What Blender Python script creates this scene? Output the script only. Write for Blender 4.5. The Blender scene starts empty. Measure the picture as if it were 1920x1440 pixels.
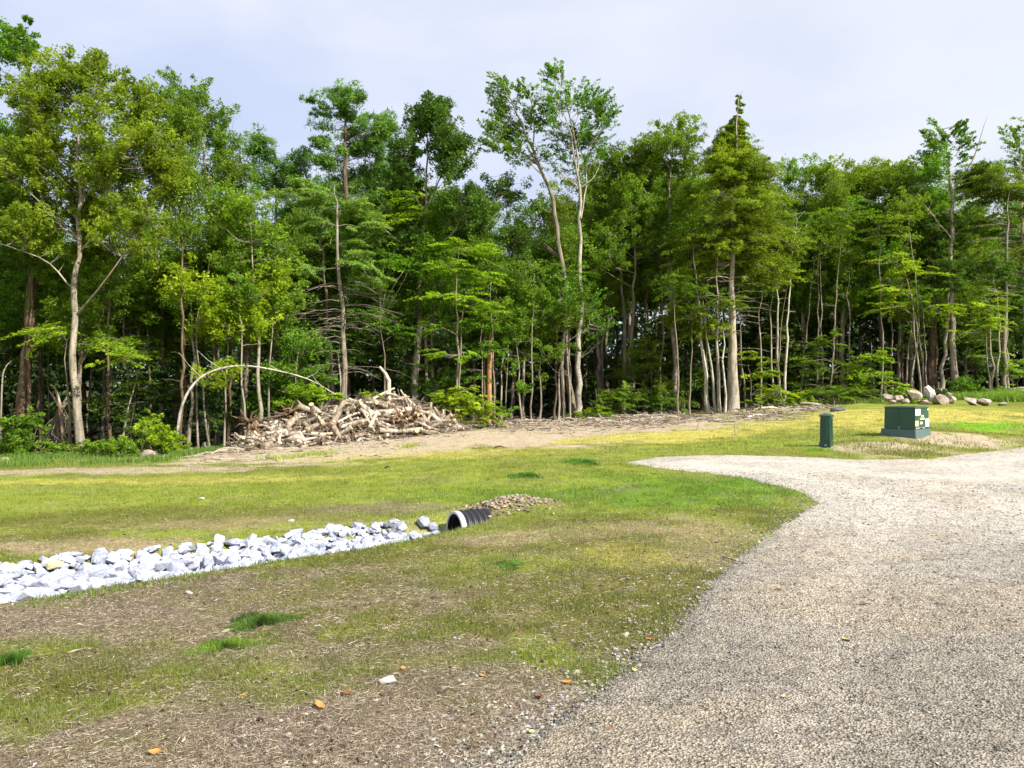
import bpy, bmesh, math, random
import numpy as np
from mathutils import Vector, Matrix

rng = np.random.default_rng(7)
random.seed(7)
C = bpy.context.scene.collection
sc = bpy.context.scene

# ------------------------------------------------------------------ camera, sky, sun, exposure
H = 1.6            # eye height
F = 1450.0         # focal length in photograph pixels (1920 wide)
cam_d = bpy.data.cameras.new('camera')
cam = bpy.data.objects.new('camera', cam_d)
C.objects.link(cam)
cam.location = (0, 0, H)
cam.rotation_euler = (math.radians(90), 0, 0)
cam_d.sensor_width = 36
cam_d.lens = 36 * F / 1920
cam_d.clip_start = 0.05
cam_d.clip_end = 3000
sc.camera = cam

SUN_AZ = math.radians(-38)      # measured from +X towards +Y
SUN_EL = math.radians(41)
sd = Vector((math.cos(SUN_AZ) * math.cos(SUN_EL), math.sin(SUN_AZ) * math.cos(SUN_EL), math.sin(SUN_EL)))
sl = bpy.data.lights.new('sun', 'SUN')
sl.energy = 5.0
sl.angle = math.radians(0.6)
sl.color = (1.0, 0.95, 0.86)
so = bpy.data.objects.new('sun', sl)
C.objects.link(so)
so.rotation_euler = sd.to_track_quat('Z', 'Y').to_euler()

w = bpy.data.worlds.new('World')
sc.world = w
w.use_nodes = True
nt = w.node_tree
nt.nodes.clear()
N = nt.nodes.new
L = nt.links.new
out = N('ShaderNodeOutputWorld')
bg = N('ShaderNodeBackground')
bg.inputs['Strength'].default_value = 0.092
sky = N('ShaderNodeTexSky')
sky.sky_type = 'NISHITA'
sky.sun_disc = False
sky.sun_elevation = SUN_EL
sky.sun_rotation = math.pi / 2 - SUN_AZ
sky.air_density = 1.0
sky.dust_density = 1.5
tc = N('ShaderNodeTexCoord')
mp = N('ShaderNodeMapping')
mp.inputs['Scale'].default_value = (1.0, 1.0, 2.6)
mp.inputs['Rotation'].default_value = (0.0, 0.0, 0.55)
n1 = N('ShaderNodeTexNoise')
n1.inputs['Scale'].default_value = 2.4
n1.inputs['Detail'].default_value = 6
n1.inputs['Roughness'].default_value = 0.5
n1.inputs['Distortion'].default_value = 0.3
cr = N('ShaderNodeValToRGB')
cr.color_ramp.elements[0].position = 0.42
cr.color_ramp.elements[0].color = (0, 0, 0, 1)
cr.color_ramp.elements[1].position = 0.72
cr.color_ramp.elements[1].color = (1, 1, 1, 1)
L(tc.outputs['Generated'], mp.inputs['Vector'])
L(mp.outputs['Vector'], n1.inputs['Vector'])
L(n1.outputs['Fac'], cr.inputs['Fac'])
dt = N('ShaderNodeVectorMath')
dt.operation = 'DOT_PRODUCT'
dt.inputs[1].default_value = (sd.x, sd.y, sd.z)
L(tc.outputs['Generated'], dt.inputs[0])
mr = N('ShaderNodeMapRange')        # thin cloud is brighter towards the sun
mr.inputs['From Min'].default_value = -0.45
mr.inputs['From Max'].default_value = 0.35
L(dt.outputs['Value'], mr.inputs['Value'])
cc = N('ShaderNodeMixRGB')
cc.inputs[1].default_value = (3.8, 4.35, 5.85, 1)
cc.inputs[2].default_value = (5.5, 5.7, 6.1, 1)
L(mr.outputs['Result'], cc.inputs[0])
c2 = N('ShaderNodeMixRGB')
c2.inputs[2].default_value = (5.9, 6.0, 6.4, 1)
ms = N('ShaderNodeMath')
ms.operation = 'MULTIPLY'
ms.inputs[1].default_value = 0.85
L(cr.outputs['Color'], ms.inputs[0])
L(ms.outputs[0], c2.inputs[0])
L(cc.outputs[0], c2.inputs[1])
mx = N('ShaderNodeMixRGB')
mx.inputs[0].default_value = 0.88
L(sky.outputs[0], mx.inputs[1])
L(c2.outputs[0], mx.inputs[2])
L(mx.outputs[0], bg.inputs['Color'])
L(bg.outputs[0], out.inputs['Surface'])

sc.view_settings.view_transform = 'Standard'
sc.view_settings.look = 'None'
sc.view_settings.exposure = 0.90
sc.view_settings.gamma = 1
sc.view_settings.use_curve_mapping = False
sc.render.engine = 'CYCLES'
sc.cycles.max_bounces = 4
sc.cycles.diffuse_bounces = 2
sc.cycles.glossy_bounces = 2
sc.cycles.transmission_bounces = 3
sc.cycles.use_denoising = True
sc.cycles.use_adaptive_sampling = True
sc.cycles.adaptive_threshold = 0.02

# ------------------------------------------------------------------ helpers
def PX(px, py, Y):
    """world point seen at photograph pixel (px, py) at depth Y"""
    return np.array(((px - 960) / F * Y, Y, H + (720 - py) / F * Y))

_lat = np.random.default_rng(99).random((256, 256))
def vnoise(x, y, s=1.0, seed=0):
    x = np.asarray(x, float) / s + seed * 17.31
    y = np.asarray(y, float) / s + seed * 9.73
    xi = np.floor(x).astype(int); yi = np.floor(y).astype(int)
    fx = x - xi; fy = y - yi
    fx = fx * fx * (3 - 2 * fx); fy = fy * fy * (3 - 2 * fy)
    a = _lat[xi % 256, yi % 256]; b = _lat[(xi + 1) % 256, yi % 256]
    c = _lat[xi % 256, (yi + 1) % 256]; d = _lat[(xi + 1) % 256, (yi + 1) % 256]
    return (a * (1 - fx) + b * fx) * (1 - fy) + (c * (1 - fx) + d * fx) * fy
def fbm(x, y, s=1.0, seed=0, o=4):
    t = 0; a = 0.5; n = 0
    for k in range(o):
        t = t + a * vnoise(x, y, s / 2 ** k, seed + k); n += a; a *= 0.5
    return t / n
def sstep(a, b, x):
    t = np.clip((x - a) / (b - a), 0, 1)
    return t * t * (3 - 2 * t)

# ------------------------------------------------------------------ terrain
CTRL = []
for px, py, Y in [
    (960, 1440, 3.2), (0, 1440, 3.35), (1920, 1440, 3.2), (480, 1440, 3.25), (1440, 1440, 3.2),
    (1920, 1000, 8.3), (1540, 940, 10.6), (1920, 845, 18.4), (1200, 866, 15.8), (1560, 858, 16.9),
    (0, 1140, 6.05), (400, 1075, 7.1), (640, 1040, 7.9), (830, 1000, 9.0), (1000, 1000, 8.6), (1200, 1000, 8.3),
    (0, 1040, 8.0), (400, 1005, 8.9), (640, 985, 9.5), (830, 962, 10.2),
    (0, 960, 11.2), (0, 900, 15.5), (500, 920, 13.0), (960, 900, 13.3), (500, 870, 19.0), (1200, 900, 13.0),
    (0, 872, 20.5), (150, 852, 25), (0, 850, 26), (400, 850, 24.5), (600, 835, 25.5), (750, 822, 27), (870, 806, 29.5),
    (960, 850, 19.0), (1085, 787, 36), (1085, 830, 23.0), (960, 800, 32), (1370, 772, 36.5), (1370, 820, 22.5), (1250, 782, 35),
    (1550, 758, 37), (1740, 752, 36), (1920, 745, 36), (1700, 822, 20), (1553, 837, 18.5), (1850, 800, 23.5), (1650, 775, 28.5), (1900, 768, 28.5),
    (1780, 738, 40), (1885, 736, 40)]:
    p = PX(px, py, Y); CTRL.append((p[0], p[1], p[2]))
for x, y, z in [(0, 0, 0), (-6, 0, -0.1), (6, 0, 0), (0, -12, 0), (-15, 2, -0.25), (14, 3, 0), (25, 12, 0.05), (-20, 14, -0.7),
                (-40, 25, -1.2), (40, 25, 0.5), (0, 60, -0.5), (-30, 60, -2.0), (35, 60, 0.3), (-12, 40, -1.1), (12, 50, 0.1),
                (0, 100, -1), (-60, 100, -2), (60, 100, 0), (60, 0, 0), (-60, 0, -1), (30, -20, 0), (-30, -20, -0.3), (-18, 33, -1.3), (25, 42, .3)]:
    CTRL.append((x, y, z))
CTRL = np.array(CTRL)
def _tps(r2):
    return 0.5 * r2 * np.log(r2 + 1e-9)
_n = len(CTRL)
_d2 = ((CTRL[:, None, :2] - CTRL[None, :, :2]) ** 2).sum(-1)
_K = np.zeros((_n + 3, _n + 3))
_K[:_n, :_n] = _tps(_d2) + np.eye(_n) * 0.6
_K[:_n, _n] = 1; _K[:_n, _n + 1:] = CTRL[:, :2]
_K[_n, :_n] = 1; _K[_n + 1:, :_n] = CTRL[:, :2].T
_wt = np.linalg.solve(_K, np.concatenate([CTRL[:, 2], np.zeros(3)]))
_gx = np.arange(-62, 62.01, 0.5); _gy = np.arange(-22, 104.01, 0.5)
_GX, _GY = np.meshgrid(_gx, _gy, indexing='ij')
_GZ = np.full(_GX.shape, _wt[_n]) + _wt[_n + 1] * _GX + _wt[_n + 2] * _GY
for i in range(_n):
    _GZ += _wt[i] * _tps((_GX - CTRL[i, 0]) ** 2 + (_GY - CTRL[i, 1]) ** 2)
_GZ = np.clip(_GZ, -3.2, 2.0)
def base_z(x, y):
    fx = np.clip((np.asarray(x, float) + 62) / 0.5, 0, len(_gx) - 1.001)
    fy = np.clip((np.asarray(y, float) + 22) / 0.5, 0, len(_gy) - 1.001)
    i = fx.astype(int); j = fy.astype(int); u = fx - i; v = fy - j
    return (_GZ[i, j] * (1 - u) + _GZ[i + 1, j] * u) * (1 - v) + (_GZ[i, j + 1] * (1 - u) + _GZ[i + 1, j + 1] * u) * v

# ditch: centre line (x, y, half width)
DITCH = np.array([(-14.0, 2.6, 1.0), (-9.0, 4.6, 1.0), (-6.4, 5.9, 0.95), (-4.55, 6.90, 0.80), (-3.1, 7.88, 0.62), (-2.05, 8.68, 0.54), (-1.0, 9.45, 0.48), (-0.70, 9.72, 0.42)])
def ditch_d(x, y):
    """signed distance outside the ditch (negative inside)"""
    best = np.full(np.shape(x), 1e9)
    for a, b in zip(DITCH[:-1], DITCH[1:]):
        dx, dy = b[0] - a[0], b[1] - a[1]
        t = np.clip(((x - a[0]) * dx + (y - a[1]) * dy) / (dx * dx + dy * dy), 0, 1)
        d = np.hypot(x - a[0] - t * dx, y - a[1] - t * dy) - (a[2] + t * (b[2] - a[2]))
        best = np.minimum(best, d)
    return best
PIPE_C = PX(853, 996, 9.75)          # centre of the pipe's mouth
PIPE_AX = np.array((0.86, 0.50, -0.01)); PIPE_AX /= np.linalg.norm(PIPE_AX)
PIPE_R = 0.245
PIPE_C[2] = H + (720 - 959) / F * 9.75 - PIPE_R

def patch_geo(px, py, rx, ry):
    c = hit(px, py); a = hit(px, py - ry); b = hit(px, py + ry); e = hit(px + rx, py); l = hit(px - rx, py)
    return (c[0], c[1], max(0.05, (e[0] - l[0]) / 2), max(0.05, (a[1] - b[1]) / 2))

def terr(x, y, fine=True):
    x = np.asarray(x, float); y = np.asarray(y, float)
    z = base_z(x, y)
    d = ditch_d(x, y)
    z = z - 0.20 * (1 - sstep(-0.20, 0.10, d))
    # soil heaped over the pipe
    q = (x - PIPE_C[0]) * PIPE_AX[0] + (y - PIPE_C[1]) * PIPE_AX[1]
    s = -(x - PIPE_C[0]) * PIPE_AX[1] + (y - PIPE_C[1]) * PIPE_AX[0]
    z = z + 0.17 * np.exp(-((q - 0.9) / 0.55) ** 2 - ((s - 0.14) / 0.38) ** 2)
    # mound beside the cabinet
    z = z + 0.16 * np.exp(-((x - 11.7) / 1.9) ** 2 - ((y - 20.6) / 0.9) ** 2)
    z = z + 0.10 * np.exp(-((x - 8.4) / 1.5) ** 2 - ((y - 18.4) / 0.5) ** 2)
    z = z + (fbm(x, y, 3.0, 3, 3) - 0.5) * 0.10 * sstep(4, 14, y)
    if fine:
        z = z + (fbm(x, y, 0.35, 5, 3) - 0.5) * 0.030
        z = z + (fbm(x, y, 1.2, 8, 2) - 0.5) * 0.18 * sstep(29, 33, y)
    return z
def tz(x, y):
    return float(terr(np.array([x]), np.array([y]))[0])
def hit(px, py):
    Y = np.concatenate([np.arange(2.5, 20, 0.02), np.arange(20, 70, 0.06)])
    X = (px - 960) / F * Y
    Z = H + (720 - py) / F * Y
    g = terr(X, Y, False)
    k = np.argmax(Z <= g)
    if Z[k] > g[k]: k = len(Y) - 1
    return np.array((X[k], Y[k], g[k]))

# gravel region (world polygon from the photographed edge)
_ge = [(930, 1440), (1010, 1378), (1130, 1292), (1230, 1215), (1290, 1150), (1350, 1085), (1400, 1035), (1470, 985), (1532, 945),
       (1510, 926), (1440, 906), (1380, 893), (1300, 884), (1230, 877), (1172, 868), (1230, 858), (1320, 854), (1450, 855),
       (1560, 860), (1650, 863), (1750, 860), (1830, 850), (1920, 838)]
GP = [(-3.5, -6.0), (-1.2, 1.0)] + [tuple(hit(*p)[:2]) for p in _ge] + [(22, 22), (60, 30), (60, -20), (-3.5, -20)]
GP = np.array(GP)
def gravel_d(x, y):
    """signed distance, positive inside the gravel"""
    x = np.asarray(x, float); y = np.asarray(y, float)
    best = np.full(x.shape, 1e9); ins = np.zeros(x.shape, bool)
    n = len(GP)
    for i in range(n):
        a = GP[i]; b = GP[(i + 1) % n]
        dx, dy = b - a
        t = np.clip(((x - a[0]) * dx + (y - a[1]) * dy) / (dx * dx + dy * dy), 0, 1)
        best = np.minimum(best, np.hypot(x - a[0] - t * dx, y - a[1] - t * dy))
        c = ((a[1] > y) != (b[1] > y)) & (x < (b[0] - a[0]) * (y - a[1]) / (b[1] - a[1] + 1e-12) + a[0])
        ins ^= c
    return np.where(ins, best, -best)

# ------------------------------------------------------------------ materials
def new_mat(name):
    m = bpy.data.materials.new(name); m.use_nodes = True
    t = m.node_tree; t.nodes.clear()
    o = t.nodes.new('ShaderNodeOutputMaterial')
    return m, t, o
def bsdf(t, rough=0.8, spec=0.3):
    b = t.nodes.new('ShaderNodeBsdfPrincipled')
    b.inputs['Roughness'].default_value = rough
    b.inputs['Specular IOR Level'].default_value = spec
    return b
def noise(t, scale, detail=4, rough=0.6, vec=None, dist=0.0):
    n = t.nodes.new('ShaderNodeTexNoise')
    n.inputs['Scale'].default_value = scale; n.inputs['Detail'].default_value = detail
    n.inputs['Roughness'].default_value = rough; n.inputs['Distortion'].default_value = dist
    if vec is not None: t.links.new(vec, n.inputs['Vector'])
    return n
def ramp(t, fac, stops):
    r = t.nodes.new('ShaderNodeValToRGB')
    e = r.color_ramp.elements
    while len(e) < len(stops): e.new(0.5)
    for k, (p, c) in enumerate(stops):
        e[k].position = p; e[k].color = (c[0], c[1], c[2], 1)
    t.links.new(fac, r.inputs['Fac'])
    return r.outputs['Color']
def mixc(t, mode, fac, a, b):
    m = t.nodes.new('ShaderNodeMixRGB'); m.blend_type = mode
    for i, v in ((0, fac), (1, a), (2, b)):
        if hasattr(v, 'default_value') or hasattr(v, 'is_linked'): t.links.new(v, m.inputs[i])
        elif i == 0: m.inputs[0].default_value = v
        else: m.inputs[i].default_value = (v[0], v[1], v[2], 1)
    return m.outputs[0]
def bump(t, h, strength, dist):
    b = t.nodes.new('ShaderNodeBump')
    b.inputs['Strength'].default_value = strength; b.inputs['Distance'].default_value = dist
    t.links.new(h, b.inputs['Height'])
    return b.outputs['Normal']
def objco(t):
    return t.nodes.new('ShaderNodeTexCoord').outputs['Object']
def geopos(t):
    return t.nodes.new('ShaderNodeNewGeometry').outputs['Position']
def scaled(t, vec, s):
    m = t.nodes.new('ShaderNodeMapping'); m.inputs['Scale'].default_value = s
    t.links.new(vec, m.inputs['Vector']); return m.outputs['Vector']
def attr(t, name):
    a = t.nodes.new('ShaderNodeAttribute'); a.attribute_name = name
    return a
def objrand(t):
    return t.nodes.new('ShaderNodeObjectInfo').outputs['Random']

def simple(name, col, rough=0.7, spec=0.3, nscale=None, amt=0.25, bumpd=None):
    m, t, o = new_mat(name); b = bsdf(t, rough, spec)
    if nscale:
        n = noise(t, nscale, 5, 0.65, objco(t))
        c = ramp(t, n.outputs['Fac'], [(0.3, [v * (1 - amt) for v in col]), (0.7, [min(1, v * (1 + amt)) for v in col])])
        t.links.new(c, b.inputs['Base Color'])
        if bumpd: t.links.new(bump(t, n.outputs['Fac'], 0.6, bumpd), b.inputs['Normal'])
    else:
        b.inputs['Base Color'].default_value = (*col, 1)
    t.links.new(b.outputs[0], o.inputs[0])
    return m

def leaf_mat(name, dark, light, trans=0.35, rough=0.5):
    """per-leaf tint attribute picks between two leaf colours; some light passes through"""
    m, t, o = new_mat(name)
    a = attr(t, 'tint')
    oi = objrand(t)
    c = ramp(t, a.outputs['Fac'], [(0.0, dark), (1.0, light)])
    hv = t.nodes.new('ShaderNodeHueSaturation')
    mrg = t.nodes.new('ShaderNodeMapRange'); mrg.inputs['To Min'].default_value = 0.486; mrg.inputs['To Max'].default_value = 0.510
    t.links.new(oi, mrg.inputs['Value']); t.links.new(mrg.outputs[0], hv.inputs['Hue'])
    t.links.new(c, hv.inputs['Color'])
    b = bsdf(t, 0.6, 0.2)
    t.links.new(hv.outputs[0], b.inputs['Base Color'])
    tr = t.nodes.new('ShaderNodeBsdfTranslucent')
    tcx = mixc(t, 'MULTIPLY', 1.0, hv.outputs[0], (1.25, 1.25, 0.55))
    t.links.new(tcx, tr.inputs['Color'])
    mxs = t.nodes.new('ShaderNodeMixShader'); mxs.inputs[0].default_value = trans
    t.links.new(b.outputs[0], mxs.inputs[1]); t.links.new(tr.outputs[0], mxs.inputs[2])
    t.links.new(mxs.outputs[0], o.inputs[0])
    return m

def bark_mat(name, dark, mid, light, vs=1.0, bands=False):
    m, t, o = new_mat(name)
    co = objco(t)
    n = noise(t, 9 * vs, 6, 0.7, scaled(t, co, (1, 1, 0.22)))
    n2 = noise(t, 1.3, 3, 0.5, co)
    c = ramp(t, n.outputs['Fac'], [(0.30, dark), (0.5, mid), (0.68, light)])
    if bands:
        n3 = noise(t, 7, 4, 0.6, scaled(t, co, (1, 1, 3.2)))
        f = ramp(t, n3.outputs['Fac'], [(0.60, (0, 0, 0)), (0.66, (1, 1, 1))])
        c = mixc(t, 'MIX', f, c, [v * 0.6 for v in dark])
    v = ramp(t, n2.outputs['Fac'], [(0.3, (0.7, 0.7, 0.68)), (0.7, (1.1, 1.08, 1.04))])
    c = mixc(t, 'MULTIPLY', 1.0, c, v)
    r = ramp(t, objrand(t), [(0.0, (0.72, 0.70, 0.66)), (1.0, (1.1, 1.08, 1.05))])
    c = mixc(t, 'MULTIPLY', 1.0, c, r)
    b = bsdf(t, 0.85, 0.2)
    t.links.new(c, b.inputs['Base Color'])
    t.links.new(bump(t, n.outputs['Fac'], 0.8, 0.02), b.inputs['Normal'])
    t.links.new(b.outputs[0], o.inputs[0])
    return m

M = {}
M['lf_olive'] = leaf_mat('leaf_olive', (0.070, 0.130, 0.012), (0.280, 0.420, 0.034), 0.46)
M['lf_green'] = leaf_mat('leaf_green', (0.042, 0.108, 0.012), (0.215, 0.385, 0.032), 0.46)
M['lf_bright'] = leaf_mat('leaf_bright', (0.110, 0.215, 0.012), (0.400, 0.560, 0.032), 0.48)
M['lf_dark'] = leaf_mat('leaf_dark', (0.028, 0.072, 0.010), (0.110, 0.205, 0.022), 0.32)  # deep green of dark crowns; on low inner growth, shade put into colour
M['lf_hemlock'] = leaf_mat('leaf_hemlock', (0.060, 0.112, 0.010), (0.300, 0.425, 0.030), 0.44)
M['lf_pine'] = leaf_mat('leaf_pine', (0.060, 0.150, 0.026), (0.200, 0.370, 0.055), 0.32)
M['lf_mix'] = leaf_mat('leaf_mixed', (0.040, 0.088, 0.010), (0.205, 0.330, 0.026), 0.42)
M['lf_tier'] = leaf_mat('leaf_tier', (0.085, 0.190, 0.030), (0.260, 0.440, 0.075), 0.35)
M['lf_shade'] = leaf_mat('leaf_shade', (0.010, 0.030, 0.006), (0.036, 0.080, 0.012), 0.15)  # leaf green darkened: shade inside the wood is put into the colour
M['bk_pale'] = bark_mat('bark_pale', (0.15, 0.13, 0.105), (0.33, 0.29, 0.24), (0.50, 0.46, 0.40), 0.8, True)
M['bk_grey'] = bark_mat('bark_grey', (0.09, 0.075, 0.06), (0.24, 0.205, 0.165), (0.40, 0.35, 0.29))
M['bk_brown'] = bark_mat('bark_brown', (0.045, 0.030, 0.020), (0.15, 0.105, 0.070), (0.27, 0.20, 0.145))
M['bk_white'] = bark_mat('bark_white', (0.12, 0.10, 0.09), (0.48, 0.45, 0.40), (0.64, 0.61, 0.56), 0.8, True)
M['bk_snag'] = bark_mat('bark_snag', (0.13, 0.065, 0.03), (0.36, 0.19, 0.09), (0.52, 0.33, 0.19))
M['dead'] = bark_mat('dead_wood', (0.17, 0.14, 0.11), (0.38, 0.33, 0.275), (0.58, 0.52, 0.46))
M['log'] = bark_mat('log_wood', (0.09, 0.07, 0.05), (0.31, 0.255, 0.20), (0.52, 0.45, 0.38), 1.4)
M['logpale'] = bark_mat('log_pale', (0.24, 0.20, 0.16), (0.52, 0.46, 0.39), (0.68, 0.62, 0.55), 1.0)
M['stump'] = bark_mat('stump_wood', (0.05, 0.03, 0.018), (0.21, 0.140, 0.092), (0.42, 0.32, 0.23), 1.4)
M['cut'] = simple('cut_wood', (0.56, 0.42, 0.27), 0.8, 0.2, 14, 0.3)

def rock_mat(name, cols, nscale=2.5, bumpd=0.015, rnd=0.25):
    m, t, o = new_mat(name)
    co = objco(t)
    n = noise(t, nscale, 6, 0.62, co, 0.8)
    n2 = noise(t, nscale * 9, 4, 0.7, co)
    c = ramp(t, n.outputs['Fac'], cols)
    c = mixc(t, 'MULTIPLY', 1.0, c, ramp(t, n2.outputs['Fac'], [(0.3, (0.8, 0.8, 0.8)), (0.65, (1.06, 1.06, 1.06))]))
    c = mixc(t, 'MULTIPLY', 1.0, c, ramp(t, objrand(t), [(0.0, (1 - rnd, 1 - rnd, 1 - rnd * 0.85)), (1.0, (1.05, 1.05, 1.05))]))
    b = bsdf(t, 0.75, 0.3)
    t.links.new(c, b.inputs['Base Color'])
    t.links.new(bump(t, n2.outputs['Fac'], 0.7, bumpd), b.inputs['Normal'])
    t.links.new(b.outputs[0], o.inputs[0])
    return m
M['riprap'] = rock_mat('riprap_marble', [(0.30, (0.14, 0.145, 0.15)), (0.44, (0.38, 0.41, 0.49)), (0.60, (0.58, 0.61, 0.69))], 3.6, 0.006, 0.38)
M['riprap_tan'] = rock_mat('riprap_tan', [(0.3, (0.32, 0.30, 0.14)), (0.7, (0.62, 0.57, 0.38))], 6.0, 0.006)
M['boulder'] = rock_mat('boulder_tan', [(0.32, (0.24, 0.18, 0.125)), (0.5, (0.42, 0.345, 0.265)), (0.7, (0.55, 0.50, 0.43))], 1.6, 0.02, 0.3)
M['boulder_white'] = rock_mat('boulder_white', [(0.32, (0.42, 0.40, 0.37)), (0.6, (0.66, 0.65, 0.63))], 1.6, 0.02, 0.1)
M['stone'] = rock_mat('field_stone', [(0.3, (0.34, 0.32, 0.29)), (0.7, (0.66, 0.63, 0.57))], 8, 0.004, 0.25)

def vcol_mat(name, rough=0.8, trans=0.0, spec=0.2):
    m, t, o = new_mat(name)
    b = bsdf(t, rough, spec)
    a = attr(t, 'col')
    t.links.new(a.outputs['Color'], b.inputs['Base Color'])
    if trans:
        tr = t.nodes.new('ShaderNodeBsdfTranslucent'); t.links.new(a.outputs['Color'], tr.inputs['Color'])
        mm = t.nodes.new('ShaderNodeMixShader'); mm.inputs[0].default_value = trans
        t.links.new(b.outputs[0], mm.inputs[1]); t.links.new(tr.outputs[0], mm.inputs[2]); t.links.new(mm.outputs[0], o.inputs[0])
    else:
        t.links.new(b.outputs[0], o.inputs[0])
    return m
M['blade'] = vcol_mat('grass_blade', 0.6, 0.35, 0.3)
M['straw'] = vcol_mat('dry_straw', 0.8, 0.1, 0.2)
M['grit'] = vcol_mat('gravel_stone', 0.85)

# ground: colour attribute x fine grain
m, t, o = new_mat('ground_soil'); b = bsdf(t, 0.95, 0.1)
gp = geopos(t); a = attr(t, 'col')
nA = noise(t, 55, 5, 0.75, gp); nB = noise(t, 9, 5, 0.65, gp)
nC = noise(t, 120, 2, 0.6, scaled(t, gp, (0.35, 1, 1)))
c = mixc(t, 'MULTIPLY', 1.0, a.outputs['Color'], ramp(t, nA.outputs['Fac'], [(0.30, (0.32, 0.32, 0.30)), (0.5, (0.95, 0.95, 0.95)), (0.70, (1.85, 1.75, 1.65))]))
c = mixc(t, 'MULTIPLY', 1.0, c, ramp(t, nB.outputs['Fac'], [(0.28, (0.68, 0.74, 0.66)), (0.72, (1.28, 1.22, 1.2))]))
c = mixc(t, 'MULTIPLY', 0.6, c, ramp(t, nC.outputs['Fac'], [(0.3, (0.7, 0.7, 0.7)), (0.7, (1.3, 1.3, 1.3))]))
t.links.new(c, b.inputs['Base Color'])
t.links.new(bump(t, nA.outputs['Fac'], 1.0, 0.02), b.inputs['Normal'])
t.links.new(b.outputs[0], o.inputs[0]); M['ground'] = m

# gravel sheet
m, t, o = new_mat('gravel_sheet'); b = bsdf(t, 0.92, 0.15)
gp = geopos(t); a = attr(t, 'col')
v = t.nodes.new('ShaderNodeTexVoronoi'); v.inputs['Scale'].default_value = 84; t.links.new(gp, v.inputs['Vector'])
hs = t.nodes.new('ShaderNodeSeparateColor'); t.links.new(v.outputs['Color'], hs.inputs[0])
c = mixc(t, 'MULTIPLY', 1.0, a.outputs['Color'], ramp(t, hs.outputs[0], [(0.0, (0.46, 0.44, 0.41)), (0.5, (0.92, 0.89, 0.84)), (1.0, (1.42, 1.38, 1.31))]))
n = noise(t, 7, 6, 0.75, gp, 0.6)
c = mixc(t, 'MULTIPLY', 1.0, c, ramp(t, n.outputs['Fac'], [(0.32, (0.62, 0.60, 0.58)), (0.5, (1, 1, 1)), (0.68, (1.28, 1.26, 1.22))]))
t.links.new(c, b.inputs['Base Color'])
t.links.new(bump(t, v.outputs['Distance'], 1.0, 0.012), b.inputs['Normal'])
t.links.new(b.outputs[0], o.inputs[0]); M['gravel'] = m

# ------------------------------------------------------------------ mesh helpers
def mesh_np(name, verts, faces, mat, parent=None, loc=None, smooth=False, attrs=None, colors=None, link=True):
    """verts (n,3), faces (m,k) of one size k, or a list of such arrays"""
    if not isinstance(faces, (list, tuple)): faces = [faces]
    faces = [f for f in faces if len(f)]
    verts = np.asarray(verts, np.float32)
    me = bpy.data.meshes.new(name)
    me.vertices.add(len(verts)); me.vertices.foreach_set('co', verts.ravel())
    idx = np.concatenate([f.ravel() for f in faces]).astype(np.int32)
    ls = []; s = 0
    for f in faces:
        ls.append(s + np.arange(len(f)) * f.shape[1]); s += f.size
    ls = np.concatenate(ls).astype(np.int32)
    me.loops.add(len(idx)); me.loops.foreach_set('vertex_index', idx)
    me.polygons.add(len(ls)); me.polygons.foreach_set('loop_start', ls)
    me.update(calc_edges=True)
    me.polygons.foreach_set('use_smooth', np.full(len(ls), smooth))
    for k, a_ in (attrs or {}).items():
        at = me.attributes.new(k, 'FLOAT', 'POINT'); at.data.foreach_set('value', np.asarray(a_, np.float32))
    if colors is not None:
        at = me.attributes.new('col', 'FLOAT_COLOR', 'POINT')
        c4 = np.ones((len(verts), 4), np.float32); c4[:, :3] = colors
        at.data.foreach_set('color', c4.ravel())
    me.materials.append(mat)
    if not link: return me
    ob = bpy.data.objects.new(name, me)
    C.objects.link(ob)
    if parent is not None: ob.parent = parent
    if loc is not None: ob.location = loc
    return ob
def tag(o, label=None, cat=None, group=None, kind=None):
    if label: o['label'] = label
    if cat: o['category'] = cat
    if group: o['group'] = group
    if kind: o['kind'] = kind
    return o
def empty(name, loc, label, cat, group=None, rz=0):
    e = bpy.data.objects.new(name, None); C.objects.link(e)
    e.location = loc; e.rotation_euler = (0, 0, rz); e.empty_display_size = 0.2
    return tag(e, label, cat, group)
def copy_tree(root, loc, rz=0.0, s=1.0, label=None, group=None, sz=None):
    r = root.copy(); C.objects.link(r)
    r.location = loc; r.rotation_euler = (0, 0, rz); r.scale = (s, s, sz if sz else s)
    if label: r['label'] = label
    if group: r['group'] = group
    for ch in root.children:
        c_ = ch.copy(); C.objects.link(c_); c_.parent = r
        for g in ch.children:
            d_ = g.copy(); C.objects.link(d_); d_.parent = c_
    return r

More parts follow.
